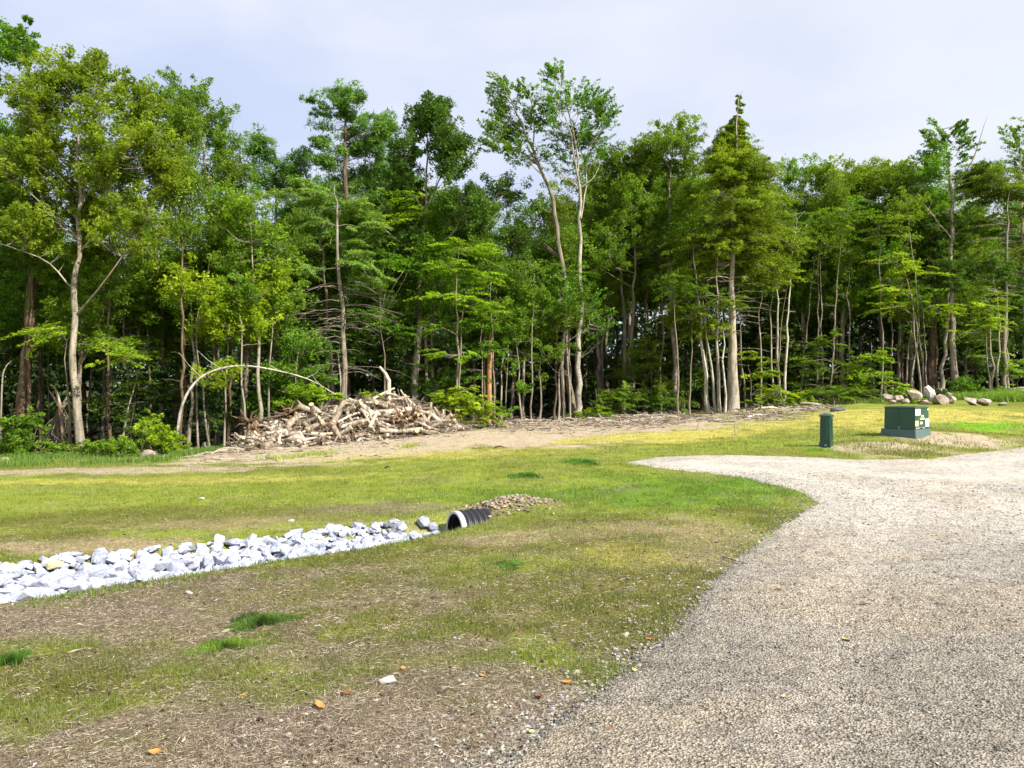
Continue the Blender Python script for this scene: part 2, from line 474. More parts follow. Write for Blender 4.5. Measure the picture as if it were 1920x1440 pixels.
class Tubes:
    def __init__(s): s.v = []; s.f = []; s.n = 0; s.caps = {}
    def add(s, pts, rad, k=6, cap=False):
        pts = np.asarray(pts, float); rad = np.broadcast_to(np.asarray(rad, float), (len(pts),))
        tg = np.gradient(pts, axis=0); tg /= np.linalg.norm(tg, axis=1)[:, None] + 1e-9
        mean = tg.mean(0)
        ref = np.array((0, 0, 1.0)) if abs(mean[2]) < 0.8 else np.array((1.0, 0, 0))
        u = np.cross(tg, ref); u /= np.linalg.norm(u, axis=1)[:, None] + 1e-9
        v = np.cross(tg, u)
        a = np.arange(k) / k * 2 * np.pi
        ring = pts[:, None, :] + rad[:, None, None] * (np.cos(a)[None, :, None] * u[:, None, :] + np.sin(a)[None, :, None] * v[:, None, :])
        m = len(pts)
        i = np.arange(m - 1)[:, None] * k; j = np.arange(k)[None, :]; j2 = (j + 1) % k
        q = np.stack([i + j, i + j2, i + k + j2, i + k + j], -1).reshape(-1, 4) + s.n
        s.v.append(ring.reshape(-1, 3)); s.f.append(q); s.n += m * k
        if cap:
            s.caps.setdefault(k, []).append((s.n - m * k + np.arange(k))[::-1])
            s.caps[k].append(s.n - k + np.arange(k))
    def build(s, name, mat, parent=None, off=(0, 0, 0), smooth=True):
        return mesh_np(name, np.concatenate(s.v) - np.asarray(off), [np.concatenate(s.f)] + [np.array(c_) for c_ in s.caps.values()], mat, parent, smooth=smooth)
def curve_pts(pts, n):
    """smooth resample of a polyline (Catmull-Rom)"""
    pts = np.asarray(pts, float)
    if len(pts) == 2: return pts[0] + (pts[1] - pts[0]) * np.linspace(0, 1, n)[:, None]
    P = np.concatenate([[2 * pts[0] - pts[1]], pts, [2 * pts[-1] - pts[-2]]])
    u = np.linspace(0, len(pts) - 1, n); i = np.minimum(u.astype(int), len(pts) - 2); f = (u - i)[:, None]
    a, b_, c_, d_ = P[i], P[i + 1], P[i + 2], P[i + 3]
    return 0.5 * (2 * b_ + (c_ - a) * f + (2 * a - 5 * b_ + 4 * c_ - d_) * f ** 2 + (3 * b_ - a - 3 * c_ + d_) * f ** 3)
def unit(v): return v / (np.linalg.norm(v, axis=-1, keepdims=True) + 1e-9)

# ------------------------------------------------------------------ foliage
STY = {  # R spray length, W half width, T thickness, leaf length, width, droop, n per spray, normal jitter
    'broad':  dict(R=0.44, W=0.27, T=0.17, l=0.100, w=0.066, droop=0.05, n=82, nj=0.7, up=0.50, mul=2.2),
    'layer':  dict(R=0.70, W=0.36, T=0.05, l=0.102, w=0.066, droop=-0.10, n=84, nj=0.32, up=0.0, mul=1.5),
    'feather': dict(R=0.60, W=0.17, T=0.09, l=0.13, w=0.065, droop=0.1, n=52, nj=0.55, up=0.5, mul=1.5),
    'needle': dict(R=0.66, W=0.20, T=0.08, l=0.12, w=0.040, droop=-0.16, n=128, nj=0.6, up=0.12, mul=1.8),
    'pine':   dict(R=0.44, W=0.26, T=0.15, l=0.18, w=0.040, droop=0.15, n=110, nj=1.0, up=0.35, mul=1.7),
    'tier':   dict(R=0.62, W=0.34, T=0.05, l=0.17, w=0.036, droop=0.0, n=150, nj=0.7, up=0.05, mul=1.2),
}
def foliage(name, pos, ax, sty, mat, parent, off, rg, dens=1.0, size=1.0, cs=1.0):
    st = STY[sty]
    m = len(pos); n = max(4, int(st['n'] * dens))
    up = np.array((0, 0, 1.0))
    ax = unit(ax * np.array((1, 1, 0.45)) + up * (st['up'] + st['droop']))
    nrm = unit(up - ax * (ax @ up)[:, None] + rg.normal(0, 0.16, (m, 3)))
    sd_ = np.cross(ax, nrm)
    sc_ = (0.65 + 0.7 * rg.random(m)) * size * cs
    u = rg.random((m, n)) ** 0.8 * 1.5 - 0.45
    wid = np.clip(1.0 - np.abs(u - 0.35) / 0.85, 0.12, 1)
    v = rg.uniform(-1, 1, (m, n)) * wid
    # leaves gather along side shoots so the spray has gaps
    v = np.where(rg.random((m, n)) < 0.65, np.round(v * 3.5) / 3.5 + rg.normal(0, 0.05, (m, n)), v)
    tt = rg.normal(0, 0.5, (m, n))
    p = (pos[:, None, :] + (sc_[:, None] * u * st['R'])[..., None] * ax[:, None, :]
         + (sc_[:, None] * v * st['W'])[..., None] * sd_[:, None, :] + (sc_[:, None] * tt * st['T'])[..., None] * nrm[:, None, :])
    p[..., 2] -= (np.abs(u) ** 2) * 0.10 * sc_[:, None]
    nl = unit(nrm[:, None, :] + rg.normal(0, st['nj'], (m, n, 3)))
    d = unit(ax[:, None, :] * 0.5 + sd_[:, None, :] * np.sign(v)[..., None] * 0.8 + rg.normal(0, 0.45, (m, n, 3)))
    d = unit(d - nl * (d * nl).sum(-1, keepdims=True))
    e = np.cross(nl, d)
    s_ = (0.7 + 0.6 * rg.random((m, n, 1))) * np.sqrt(size)
    l_ = st['l'] * s_ * 0.5; w_ = st['w'] * s_ * 0.5
    q = np.stack([p - d * l_ * .7 + e * w_, p - d * l_ * .7 - e * w_, p + d * l_ * 1.35], 2).reshape(-1, 3)
    f = np.arange(len(q)).reshape(-1, 3)
    tint = np.clip(rg.normal(0.54, 0.15, (m, n)) + rg.normal(0, 0.20, (m, 1)), 0, 1)
    return mesh_np(name, q - np.asarray(off), f, mat, parent, attrs={'tint': np.repeat(tint.ravel(), 3)})

def sample_blobs(blobs, n, rg, depthk=0.75):
    """points in ellipsoids, biased to the shell, thinned by a 3-D-ish noise"""
    vol = np.array([b_[3] * b_[4] * 1.0 * (b_[5] if len(b_) > 5 else 1) for b_ in blobs])
    cnt = np.maximum(3, (n * vol / vol.sum()).astype(int))
    P = []; S_ = []
    for b_, k in zip(blobs, cnt):
        x, y, z, rx, rz = b_[:5]
        kk = k * 2
        d = unit(rg.normal(size=(kk, 3)))
        r = rg.random(kk) ** 0.42
        q = d * r[:, None] * (0.82 + 0.36 * rg.random((kk, 1)))
        pts = np.stack([x + q[:, 0] * rx, y + q[:, 1] * rx * depthk, z + q[:, 2] * rz], 1)
        nz = vnoise(pts[:, 0] + pts[:, 1] * 0.7, pts[:, 2] + pts[:, 1] * 0.5, 1.1, int(rg.integers(50)))
        P.append(pts[np.argsort(-nz + rg.random(kk) * 0.45)][:k]); S_.append(np.full(k, min(1.0, max(0.3, min(rx, rz * 2) / 0.85))))
    return np.concatenate(P), np.concatenate(S_)

def make_tree(name, label, cat, base, stems, r0, blobs, sty, leafm, barkm, ncl=120, dens=1.0, group=None,
              seed=0, rise=0.55, dead=None, size=1.0, nprim=14, crown_name='crown', open_trunk=False):
    """stems: list of world polylines; blobs (x,y,z,rx,rz[,weight]) world"""
    rg = np.random.default_rng(seed + 1000)
    base = np.asarray(base, float)
    root = empty(name, base, label, cat, group)
    tb = Tubes()
    stem0 = np.array([np.asarray(p_, float) for p_ in stems[0]]); stem0 = stem0[np.argsort(stem0[:, 2])]
    pool = []; poolr = []
    for k, s_ in enumerate(stems):
        s_ = np.asarray(s_, float)
        n_ = max(8, int(np.linalg.norm(s_[-1] - s_[0]) / 0.6))
        p = curve_pts(s_, n_)
        p[1:-1] += rg.normal(0, 0.03 + r0 * 0.08, p[1:-1].shape) * (1, 1, 0.3)
        tt = np.linspace(0, 1, n_)
        rr = r0 * (1 if k == 0 else 0.6)
        if s_[0][2] > base[2] + 0.6: rr = r0 * 0.26
        rad = rr * (np.maximum(0.05, 1 - 0.92 * tt ** 1.5) if sty != 'needle' else np.maximum(0.03, (1 - tt) ** 1.7))
        if s_[0][2] <= base[2] + 0.6: rad = rad * (1 + 0.5 * np.exp(-tt * n_ * 0.9)) ; p[0][2] -= 0.15
        tb.add(p, rad, 9 if r0 > 0.1 else 6)
        pool.append(p[1:]); poolr.append(rad[1:])
    trunkpool = np.concatenate(pool); trunkr = np.concatenate(poolr)
    if dead:
        for (z0, z1, n_, ln, dr) in dead:
            cand = trunkpool[(trunkpool[:, 2] > z0) & (trunkpool[:, 2] < z1)]
            for _ in range(n_ if len(cand) else 0):
                o_ = cand[rg.integers(len(cand))] + (0, 0, rg.uniform(-.3, .3)); a_ = rg.uniform(0, 6.283); l_ = ln * rg.uniform(0.35, 1.1)
                d_ = np.array((math.cos(a_), math.sin(a_), 0))
                q = np.stack([o_ + d_ * l_ * u_ + np.array((0, 0, (0.18 * u_ - dr * u_ * u_) * l_)) + rg.normal(0, .02, 3) for u_ in np.linspace(0, 1, 6)])
                tb.add(q, np.linspace(0.016, 0.004, 6), 3)
                for _k in range(2):
                    i_ = rg.integers(2, 5); e_ = q[i_] + d_ * l_ * 0.25 + np.cross(d_, (0, 0, 1)) * rg.uniform(-.3, .3) * l_ + (0, 0, rg.uniform(-.1, .02) * l_)
                    tb.add(np.stack([q[i_], (q[i_] + e_) / 2, e_]), (0.006, 0.004, 0.002), 3)
    if ncl:
        tg, cs = sample_blobs(blobs, int(ncl * STY[sty]['mul']), rg)
        if open_trunk:      # the crown is thin in front of the stem, so the stem shows through it
            ztop = max(b_[2] + b_[4] for b_ in blobs)
            tx_ = np.interp(tg[:, 2], stem0[:, 2], stem0[:, 0]); ty_ = np.interp(tg[:, 2], stem0[:, 2], stem0[:, 1])
            hide = (np.abs(tg[:, 0] - tx_) < 0.5) & (tg[:, 1] < ty_ + .1) & (tg[:, 2] < ztop - 1.6)
            kk_ = ~(hide & (rg.random(len(tg)) < .85)); tg = tg[kk_]; cs = cs[kk_]
        # primary limbs
        pick = tg[rg.permutation(len(tg))[:nprim]]
        LP = [trunkpool]; LR = [trunkr]
        for p1 in pick:
            hd = np.hypot(trunkpool[:, 0] - p1[0], trunkpool[:, 1] - p1[1])
            want = p1[2] - rise * hd
            cost = np.abs(trunkpool[:, 2] - want) + 0.5 * hd
            i_ = int(np.argmin(cost)); a_ = trunkpool[i_]
            ln = np.linalg.norm(p1 - a_)
            if ln < 0.3: continue
            mid = (a_ + p1) / 2; mid = mid + np.array((0, 0, -0.10 * ln * (1 if rise > 0.3 else -1))) + rg.normal(0, 0.05 * ln, 3)
            q = curve_pts([a_, mid, p1], 8)
            r_ = min(trunkr[i_] * 0.5, 0.009 + 0.009 * ln)
            rr_ = np.linspace(r_, 0.008, 8)
            tb.add(q, rr_, 5); LP.append(q[2:]); LR.append(rr_[2:])
        LP = np.concatenate(LP); LR = np.concatenate(LR)
        ax = np.zeros_like(tg)
        for i_, p1 in enumerate(tg):
            dv = LP - p1; hd = np.hypot(dv[:, 0], dv[:, 1])
            cost = np.linalg.norm(dv, axis=1) + np.abs((p1[2] - rise * 0.7 * hd) - LP[:, 2]) * 0.7
            j_ = int(np.argmin(cost)); a_ = LP[j_]
            ax[i_] = p1 - a_
            ln = np.linalg.norm(p1 - a_)
            if ln > 0.12:
                mid = (a_ + p1) / 2 + np.array((0, 0, -0.06 * ln)) + rg.normal(0, 0.04 * ln, 3)
                tb.add(np.stack([a_, mid, p1]), (min(LR[j_], 0.006 + 0.006 * ln), 0.006, 0.003), 3)
        tc_ = tg - np.array([trunkpool[:, 0].mean(), trunkpool[:, 1].mean(), 0]); tc_[:, 2] = 0
        ax = unit(ax) + 0.7 * unit(tc_) + rg.normal(0, 0.55 if sty == 'needle' else 0.25, ax.shape)
        foliage(crown_name, tg, unit(ax), sty, leafm, root, base, rg, dens, size, cs)
    tb.build('trunk' if r0 > 0.03 else 'stem', barkm, root, base)
    return root

def px_tree(name, label, cat, Y, stems, r0, blobs, sty, leaf, bark, ncl=120, dens=1.0, group=None, seed=0, rise=0.55, dead=None, size=1.0, nprim=14, yj=0.5, crown_name='crown', depth=None):
    rg = np.random.default_rng(seed + 5)
    bx = (stems[0][0][0] - 960) / F * Y
    base = np.array((bx, Y, tz(bx, Y)))
    S = []
    for k, s_ in enumerate(stems):
        off = rg.normal(0, yj) if k else rg.normal(0, yj * 0.4)
        pts = [PX(a_[0], a_[1], Y) for a_ in s_]
        for i_, p in enumerate(pts):
            p[1] += off * i_ / max(1, len(pts) - 1)
        if abs(s_[0][1] - stems[0][0][1]) < 30:
            pts[0][2] = tz(pts[0][0], pts[0][1]) - 0.05
        S.append(pts)
    B = []
    for b_ in blobs:
        c_ = PX(b_[0], b_[1], Y)
        B.append((c_[0], c_[1] + rg.normal(0, 0.3) * b_[2] / F * Y, c_[2], b_[2] / F * Y, b_[3] / F * Y, b_[4] if len(b_) > 4 else 1))
    dd = None
    if dead: dd = [(PX(0, y1, Y)[2], PX(0, y0, Y)[2], n_, ln, dr) for (y0, y1, n_, ln, dr) in dead]
    return make_tree(name, label, cat, base, S, r0, B, sty, M[leaf], M[bark], ncl, dens, group, seed, rise, dd, size, nprim, crown_name, open_trunk=(sty not in ('needle',)))

# ------------------------------------------------------------------ ground colours (real colours of turf, thatch, bare soil; tree shade painted into the litter)
LUSH = (0.140, 0.255, 0.022); TURF = (0.260, 0.320, 0.045); OLIVE = (0.150, 0.150, 0.030); YEL = (0.520, 0.470, 0.120)
THATCH = (0.225, 0.178, 0.132); PALE = (0.500, 0.410, 0.315); STRAW = (0.400, 0.315, 0.190); LITTER_SHADED = (0.030, 0.022, 0.014)  # forest litter set near black to hold the wood's shade
NEON = (0.200, 0.420, 0.020)
PT = []   # patches: (px, py, rx, ry, colour, strength, grass density, straw density)
def patch(px, py, rx, ry, col, k=1.0, g=None, s=None):
    PT.append((patch_geo(px, py, rx, ry), col, k, g, s))
# near turf
patch(900, 1080, 560, 105, OLIVE, 1.1, .6, .55)
patch(620, 1100, 330, 45, OLIVE, .5, .6, .5)
patch(300, 1120, 420, 40, THATCH, .8, .25, .9)
patch(120, 1170, 330, 40, THATCH, .9, .15, 1)
patch(60, 1265, 230, 45, OLIVE, 1., .9, .4)
patch(300, 1290, 200, 35, OLIVE, .5, .5, .6)
patch(550, 1400, 900, 125, THATCH, 1.1, .06, 1)
patch(800, 1290, 260, 45, THATCH, .8, .2, .9)
patch(1150, 1180, 160, 60, OLIVE, .9, .8, .4)
patch(500, 1230, 420, 30, THATCH, .5, .3, .8)
patch(950, 1060, 200, 30, TURF, .5, .9, .35)
patch(1190, 1040, 130, 24, YEL, .4, .6, .5)
patch(1330, 1010, 110, 45, STRAW, .55, .4, .8)
patch(1050, 1000, 220, 14, STRAW, .6, .4, .8)
patch(1420, 960, 110, 30, OLIVE, .7, .8, .3)
patch(1250, 1120, 120, 30, OLIVE, .7, .8, .4)
patch(1180, 1230, 90, 35, OLIVE, .8, .8, .4)
# middle lawn
patch(1150, 915, 330, 30, LUSH, 1., 1., .1)
patch(1330, 905, 130, 18, LUSH, 1., 1., .1)
patch(850, 890, 420, 22, TURF, .8, 1., .2)
patch(300, 925, 450, 25, TURF, .8, .9, .2)
patch(250, 975, 400, 24, OLIVE, .8, .8, .3)
patch(680, 955, 170, 14, THATCH, .7, .3, .7)
patch(120, 1022, 330, 14, STRAW, .9, .25, .8)
patch(400, 985, 220, 12, STRAW, .6, .3, .6)
patch(60, 1010, 100, 10, OLIVE, .8, .7, .3)
patch(900, 948, 75, 9, STRAW, 1., .05, .6)
patch(300, 903, 420, 7, YEL, .6, .6, .2)
# strip of bare soil in front of the wood
patch(150, 882, 330, 5, PALE, .8, .3, .3)
patch(620, 853, 220, 17, PALE, 1.1, .05, .4)
patch(600, 835, 260, 12, PALE, 1.1, .02, .4)
patch(900, 825, 300, 20, PALE, 1., .1, .3)
patch(1100, 800, 320, 14, PALE, 1.1, .04, .3)
patch(900, 850, 330, 9, YEL, .6, .5, .2)
patch(1250, 820, 240, 11, YEL, 1., .6, .2)
patch(1450, 800, 130, 12, YEL, .8, .6, .2)
patch(1430, 832, 180, 12, TURF, 1., 1., .1)
patch(1180, 845, 230, 7, TURF, .7, 1., .1)
# slope on the right
patch(1700, 775, 280, 18, YEL, 1., .6, .2)
patch(1620, 800, 60, 22, YEL, .7, .7, .2)
patch(1860, 798, 110, 9, NEON, 1.1, 1., 0)
patch(1560, 845, 60, 8, LUSH, .9, 1., .1)
patch(1640, 835, 90, 11, PALE, .9, .15, .6)
patch(1800, 826, 110, 13, PALE, .95, .15, .6)
patch(1730, 848, 140, 6, STRAW, .8, .4, .4)
def ground_col(x, y):
    x = np.asarray(x, float); y = np.asarray(y, float)
    wx = (fbm(x, y, 1.1, 21, 4) - 0.5); wy = (fbm(x, y, 1.1, 31, 4) - 0.5)
    w2 = (fbm(x, y, 0.3, 41, 3) - 0.5)
    col = np.ones(x.shape + (3,)) * np.array(TURF) * 0.95
    g = np.full(x.shape, 0.8); s = np.full(x.shape, 0.25)
    lv = sstep(0.35, 0.65, fbm(x, y, 2.5, 51, 4))[..., None]
    col = col * (1 - 0.5 * lv) + np.array(OLIVE) * 0.5 * lv
    for (cx, cy, rx, ry), c_, k, gg, ss in PT:
        e = np.hypot((x - cx) / rx + wx * 1.2, (y - cy) / ry + wy * 1.4) + w2 * 1.0
        wt = k * (1 - sstep(0.55, 1.25, e)); wt = np.clip(wt, 0, 1)
        wt3 = wt[..., None]
        col = col * (1 - wt3) + np.array(c_) * wt3
        if gg is not None: g = g * (1 - wt) + gg * wt
        if ss is not None: s = s * (1 - wt) + ss * wt
    # fine patchiness of sparse turf
    p = (fbm(x, y, 0.22, 61, 3) - 0.5)[..., None] * 0.9 + (fbm(x, y, 0.7, 66, 3) - 0.5)[..., None] * 0.9
    other = np.where((col[..., 1:2] > col[..., 0:1]), np.array(THATCH), np.array(OLIVE))
    col = col * (1 - np.clip(p, 0, .5)) + other * np.clip(p, 0, .5)
    col = col * (1 - np.clip(-p, 0, .3) * 0.6)
    # forest floor, with the shade under the trees in its colour
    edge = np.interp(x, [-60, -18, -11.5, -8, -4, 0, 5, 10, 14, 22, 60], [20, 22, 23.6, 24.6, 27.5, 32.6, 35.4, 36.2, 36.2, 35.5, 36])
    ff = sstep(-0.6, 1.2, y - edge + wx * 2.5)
    col = col * (1 - ff[..., None]) + np.array(LITTER_SHADED) * ff[..., None]
    g = g * (1 - ff); s = s * (1 - ff)
    # stones and silt in the ditch bottom
    col = col * 0.86
    dd = 1 - sstep(-0.30, -0.05, ditch_d(x, y))
    col = col * (1 - dd[..., None]) + np.array((0.42, 0.42, 0.44)) * dd[..., None]
    g = g * (1 - dd); s = s * (1 - dd)
    return col, g, s

# ------------------------------------------------------------------ ground sheet
def polar(az, r):
    A, R = np.meshgrid(az, r, indexing='ij')
    return R * np.sin(A), R * np.cos(A)
az = np.radians(np.concatenate([np.arange(-180, -44, 5), np.linspace(-44, 44, 310), np.arange(49, 181, 5)]))
rr = np.concatenate([np.linspace(0.01, 2.4, 10), np.geomspace(2.5, 62, 360), np.geomspace(66, 1500, 20)])
gx, gy = polar(az, rr)
gz = terr(gx, gy)
gd_ = gravel_d(gx, gy)
gz = gz - 0.06 * sstep(0.02, 0.22, gd_)
gz = np.where(rr[None, :] > 62, gz - 0.0, gz)
gc, _, _ = ground_col(gx, gy)
na, nr = gx.shape
i = np.arange(na - 1)[:, None] * nr; j = np.arange(nr - 1)[None, :]
fq = np.stack([i + j, i + nr + j, i + nr + j + 1, i + j + 1], -1).reshape(-1, 4)[:, ::-1]
o = mesh_np('ground', np.stack([gx, gy, gz], -1).reshape(-1, 3), fq, M['ground'], smooth=True, colors=gc.reshape(-1, 3))
tag(o, kind='structure')

# gravel drive, thinning out at its edge
az = np.radians(np.concatenate([np.linspace(-60, -12, 20), np.linspace(-11.5, 44, 360), np.arange(46, 178, 4)]))
rr = np.concatenate([np.linspace(0.3, 2.4, 8), np.geomspace(2.5, 30, 300), np.geomspace(31, 70, 20)])
gx, gy = polar(az, rr)
gd_ = gravel_d(gx, gy)
nzz = fbm(gx, gy, 0.16, 71, 3) - 0.5
gz = terr(gx, gy) + 0.016 * np.clip((gd_ + nzz * 0.22) / 0.10, -2.0, 1.0) + (fbm(gx, gy, 0.09, 74, 2) - 0.5) * 0.010
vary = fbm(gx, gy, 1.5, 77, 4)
far_mix = sstep(4, 13, np.hypot(gx, gy)) * 0.9 + 0.1        # darker close to the camera, paler further up
base = np.array((0.212, 0.192, 0.166))[None, None] * (1 - far_mix[..., None]) + np.array((0.450, 0.430, 0.400))[None, None] * far_mix[..., None]
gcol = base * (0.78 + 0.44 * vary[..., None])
trk = np.exp(-((gd_ - 1.0 + (vary - .5) * .5) / .28) ** 2) + np.exp(-((gd_ - 2.7 + (vary - .5) * .6) / .32) ** 2) + np.exp(-((gd_ - 4.6 + (vary - .5)) / .4) ** 2)
gcol = gcol * (1 + 0.20 * trk[..., None])
tan = sstep(0.52, 0.68, fbm(gx / 2.2, gy, 0.8, 79, 3)) * 0.26
gcol = gcol * (1 - tan[..., None]) + np.array((0.36, 0.29, 0.19)) * tan[..., None]
keep = gd_ > -0.14
na, nr = gx.shape
i = np.arange(na - 1)[:, None] * nr; j = np.arange(nr - 1)[None, :]
fq = np.stack([i + j, i + nr + j, i + nr + j + 1, i + j + 1], -1).reshape(-1, 4)[:, ::-1]
kf = keep.ravel()[fq].all(1)
used, inv = np.unique(fq[kf].ravel(), return_inverse=True)
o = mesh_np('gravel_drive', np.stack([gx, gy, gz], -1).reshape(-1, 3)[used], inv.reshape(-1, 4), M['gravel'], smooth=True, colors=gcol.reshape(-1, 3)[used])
tag(o, kind='structure')

# ------------------------------------------------------------------ loose gravel, straw and grass blades
def frustum_pts(n, r0, r1, amin=-36, amax=36, pw=1.0, rg=rng):
    """more points near the camera"""
    a_ = np.radians(rg.uniform(amin, amax, n)); r_ = r0 * (r1 / r0) ** (rg.random(n) ** pw)
    return r_ * np.sin(a_), r_ * np.cos(a_)
OCT = np.array([(1, 0, 0), (-1, 0, 0), (0, 1, 0), (0, -1, 0), (0, 0, 1), (0, 0, -1)], float)
OCF = np.array([(0, 2, 4), (2, 1, 4), (1, 3, 4), (3, 0, 4), (2, 0, 5), (1, 2, 5), (3, 1, 5), (0, 3, 5)])
def rotm(n, rg):
    a_ = rg.uniform(0, 6.283, n); b_ = rg.normal(0, 0.5, n)
    ca, sa, cb, sb = np.cos(a_), np.sin(a_), np.cos(b_), np.sin(b_)
    R = np.zeros((n, 3, 3))
    R[:, 0, 0] = ca; R[:, 0, 1] = -sa * cb; R[:, 0, 2] = sa * sb
    R[:, 1, 0] = sa; R[:, 1, 1] = ca * cb; R[:, 1, 2] = -ca * sb
    R[:, 2, 1] = sb; R[:, 2, 2] = cb
    return R
def grit(name, x, y, z, size, col, rg):
    n = len(x)
    v = OCT[None] * (0.6 + 0.8 * rg.random((n, 6, 1))) * np.array((1, 0.75, 0.55)) + rg.normal(0, 0.12, (n, 6, 3))
    v = np.einsum('nij,nkj->nki', rotm(n, rg), v) * size[:, None, None]
    v = v + np.stack([x, y, z], -1)[:, None, :]
    f = (OCF[None, :4] + np.arange(n)[:, None, None] * 6).reshape(-1, 3)
    f2 = f[:0]
    return mesh_np(name, v.reshape(-1, 3), np.concatenate([f, f2]), M['grit'], colors=np.repeat(col, 6, 0))
rg = np.random.default_rng(11)
x, y = frustum_pts(105000, 2.7, 15, -14, 37, 1.1, rg)
gdv = gravel_d(x, y); k = gdv > -0.02; x, y = x[k], y[k]
r_ = np.hypot(x, y)
sz = (0.0030 + 0.0062 * rg.random(len(x)) ** 2.6) * (0.55 + r_ / 7)
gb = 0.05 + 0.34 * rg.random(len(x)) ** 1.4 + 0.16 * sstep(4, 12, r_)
colr = gb[:, None] * (np.array((1, 0.93, 0.81)) + rg.normal(0, 0.030, (len(x), 3)))
zz = terr(x, y) + 0.014 + 0.2 * sz
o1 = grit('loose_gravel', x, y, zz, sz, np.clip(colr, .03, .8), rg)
tag(o1, 'loose grey and buff gravel chips on the drive', 'gravel', kind='stuff')
# chips strewn over the turf along the edge of the drive and beside the ditch
x, y = frustum_pts(170000, 2.7, 16, -34, 37, 1.0, rg)
gdv = gravel_d(x, y); dv = ditch_d(x, y)
pr = np.exp(-np.clip(-gdv, 0, 9) / 0.16) * (gdv < 0.04) * 0.9 + 0.05 * (gdv < 0) * np.exp(gdv / 1.0) + 0.10 * (dv > 0) * np.exp(-np.abs(dv) / 0.18) + 0.004
pr = pr * (gdv < 0.04) * (dv > -0.1) * (0.4 + 1.2 * vnoise(x, y, 0.25, 90))
k = rg.random(len(x)) < pr; x, y = x[k], y[k]
sz = 0.005 + 0.013 * rg.random(len(x)) ** 3
gb = 0.10 + 0.34 * rg.random(len(x)) ** 1.5
o1 = grit('scattered_chips', x, y, terr(x, y) + sz * 0.35, sz, np.clip(gb[:, None] * (np.array((1, 0.95, 0.86)) + rg.normal(0, 0.03, (len(x), 3))), .05, .85), rg)
tag(o1, 'pale stone chips strewn over the turf along the drive edge', 'stones', kind='stuff')
# stony spoil over the pipe
x = rg.normal(0, 1, 1500); y = rg.normal(0, 1, 1500)
q = 0.85 + x * 0.28; s_ = 0.16 + y * 0.22
x = PIPE_C[0] + q * PIPE_AX[0] - s_ * PIPE_AX[1]; y = PIPE_C[1] + q * PIPE_AX[1] + s_ * PIPE_AX[0]
k = (q > 0.25); x, y, q = x[k], y[k], q[k]
sz = 0.010 + 0.030 * rg.random(len(x)) ** 2.2
gb = 0.10 + 0.28 * rg.random(len(x))
o1 = grit('spoil_stones', x, y, terr(x, y) + sz * 0.4, sz, np.clip(gb[:, None] * (np.array((1, 0.83, 0.58)) + rg.normal(0, 0.06, (len(x), 3))), .05, .85), rg)
tag(o1, 'tan stones and soil heaped over the buried end of the pipe', 'stones', kind='stuff')

def blades(name, x, y, h, wd, lean, col, mat, rg, flat=False, label=None, cat=None):
    n = len(x)
    z = terr(x, y) - 0.003
    a_ = rg.uniform(0, 6.283, n); b_ = rg.uniform(0, 6.283, n)
    p = np.stack([x, y, z], -1)
    side = np.stack([np.cos(a_), np.sin(a_), np.zeros(n)], -1) * wd[:, None]
    if flat:
        d = np.stack([np.cos(b_) * h, np.sin(b_) * h, rg.normal(0.10, 0.16, n) * h], -1)
        side = np.stack([-np.sin(b_), np.cos(b_), rg.normal(0, .5, n)], -1) * wd[:, None]
        p[:, 2] += 0.004 + 0.012 * rg.random(n)
        v = np.stack([p - d * .5 + side * .8, p - d * .5 - side * .8, p + d * .5], 1)
        v[:, 2:, 2] = np.maximum(v[:, 2:, 2], z[:, None] + 0.002)
        f = np.arange(n * 3).reshape(-1, 3); kk = 3
    else:
        d = np.stack([np.cos(b_) * lean * h, np.sin(b_) * lean * h, h * np.sqrt(np.clip(1 - lean ** 2, .1, 1))], -1)
        v = np.stack([p - side, p + side, p + d], 1)
        f = np.arange(n * 3).reshape(-1, 3); kk = 3
    o_ = mesh_np(name, v.reshape(-1, 3), f, mat, colors=np.repeat(col, kk, 0))
    return tag(o_, label, cat, kind='stuff')
GREENS = np.array([(0.09, 0.17, 0.020), (0.14, 0.22, 0.025), (0.22, 0.30, 0.040), (0.14, 0.16, 0.030), (0.30, 0.30, 0.085)])
# grass
x, y = frustum_pts(520000, 2.7, 33, -36, 36, 0.80, rg)
_, g_, _ = ground_col(x, y)
bc, _, _ = ground_col(x, y)
k = (rg.random(len(x)) < g_ * (0.15 + 1.5 * sstep(0.35, 0.7, fbm(x, y, 0.3, 101, 3)))) & (gravel_d(x, y) < 0.0 + rg.exponential(0.02, len(x))) & (ditch_d(x, y) > -0.04)
x, y, g_, bc = x[k], y[k], g_[k], bc[k]
r_ = np.hypot(x, y)
h_ = (0.018 + 0.030 * rg.random(len(x))) * (0.6 + 0.6 * g_) * (1 + 0.02 * r_)
ci = GREENS[rg.integers(0, 5, len(x))]
bl = 0.5 + 0.3 * sstep(7, 18, r_)[:, None]
cg = ci * (1 - bl) + bc * bl
cg = cg * (0.75 + 0.5 * rg.random((len(x), 1)))
blades('lawn_grass', x, y, h_, 0.0013 + 0.00020 * r_, rg.uniform(0.05, 0.75, len(x)), np.clip(cg, .01, .6), M['blade'], rg, label='thin new grass growing over the lawn', cat='grass')
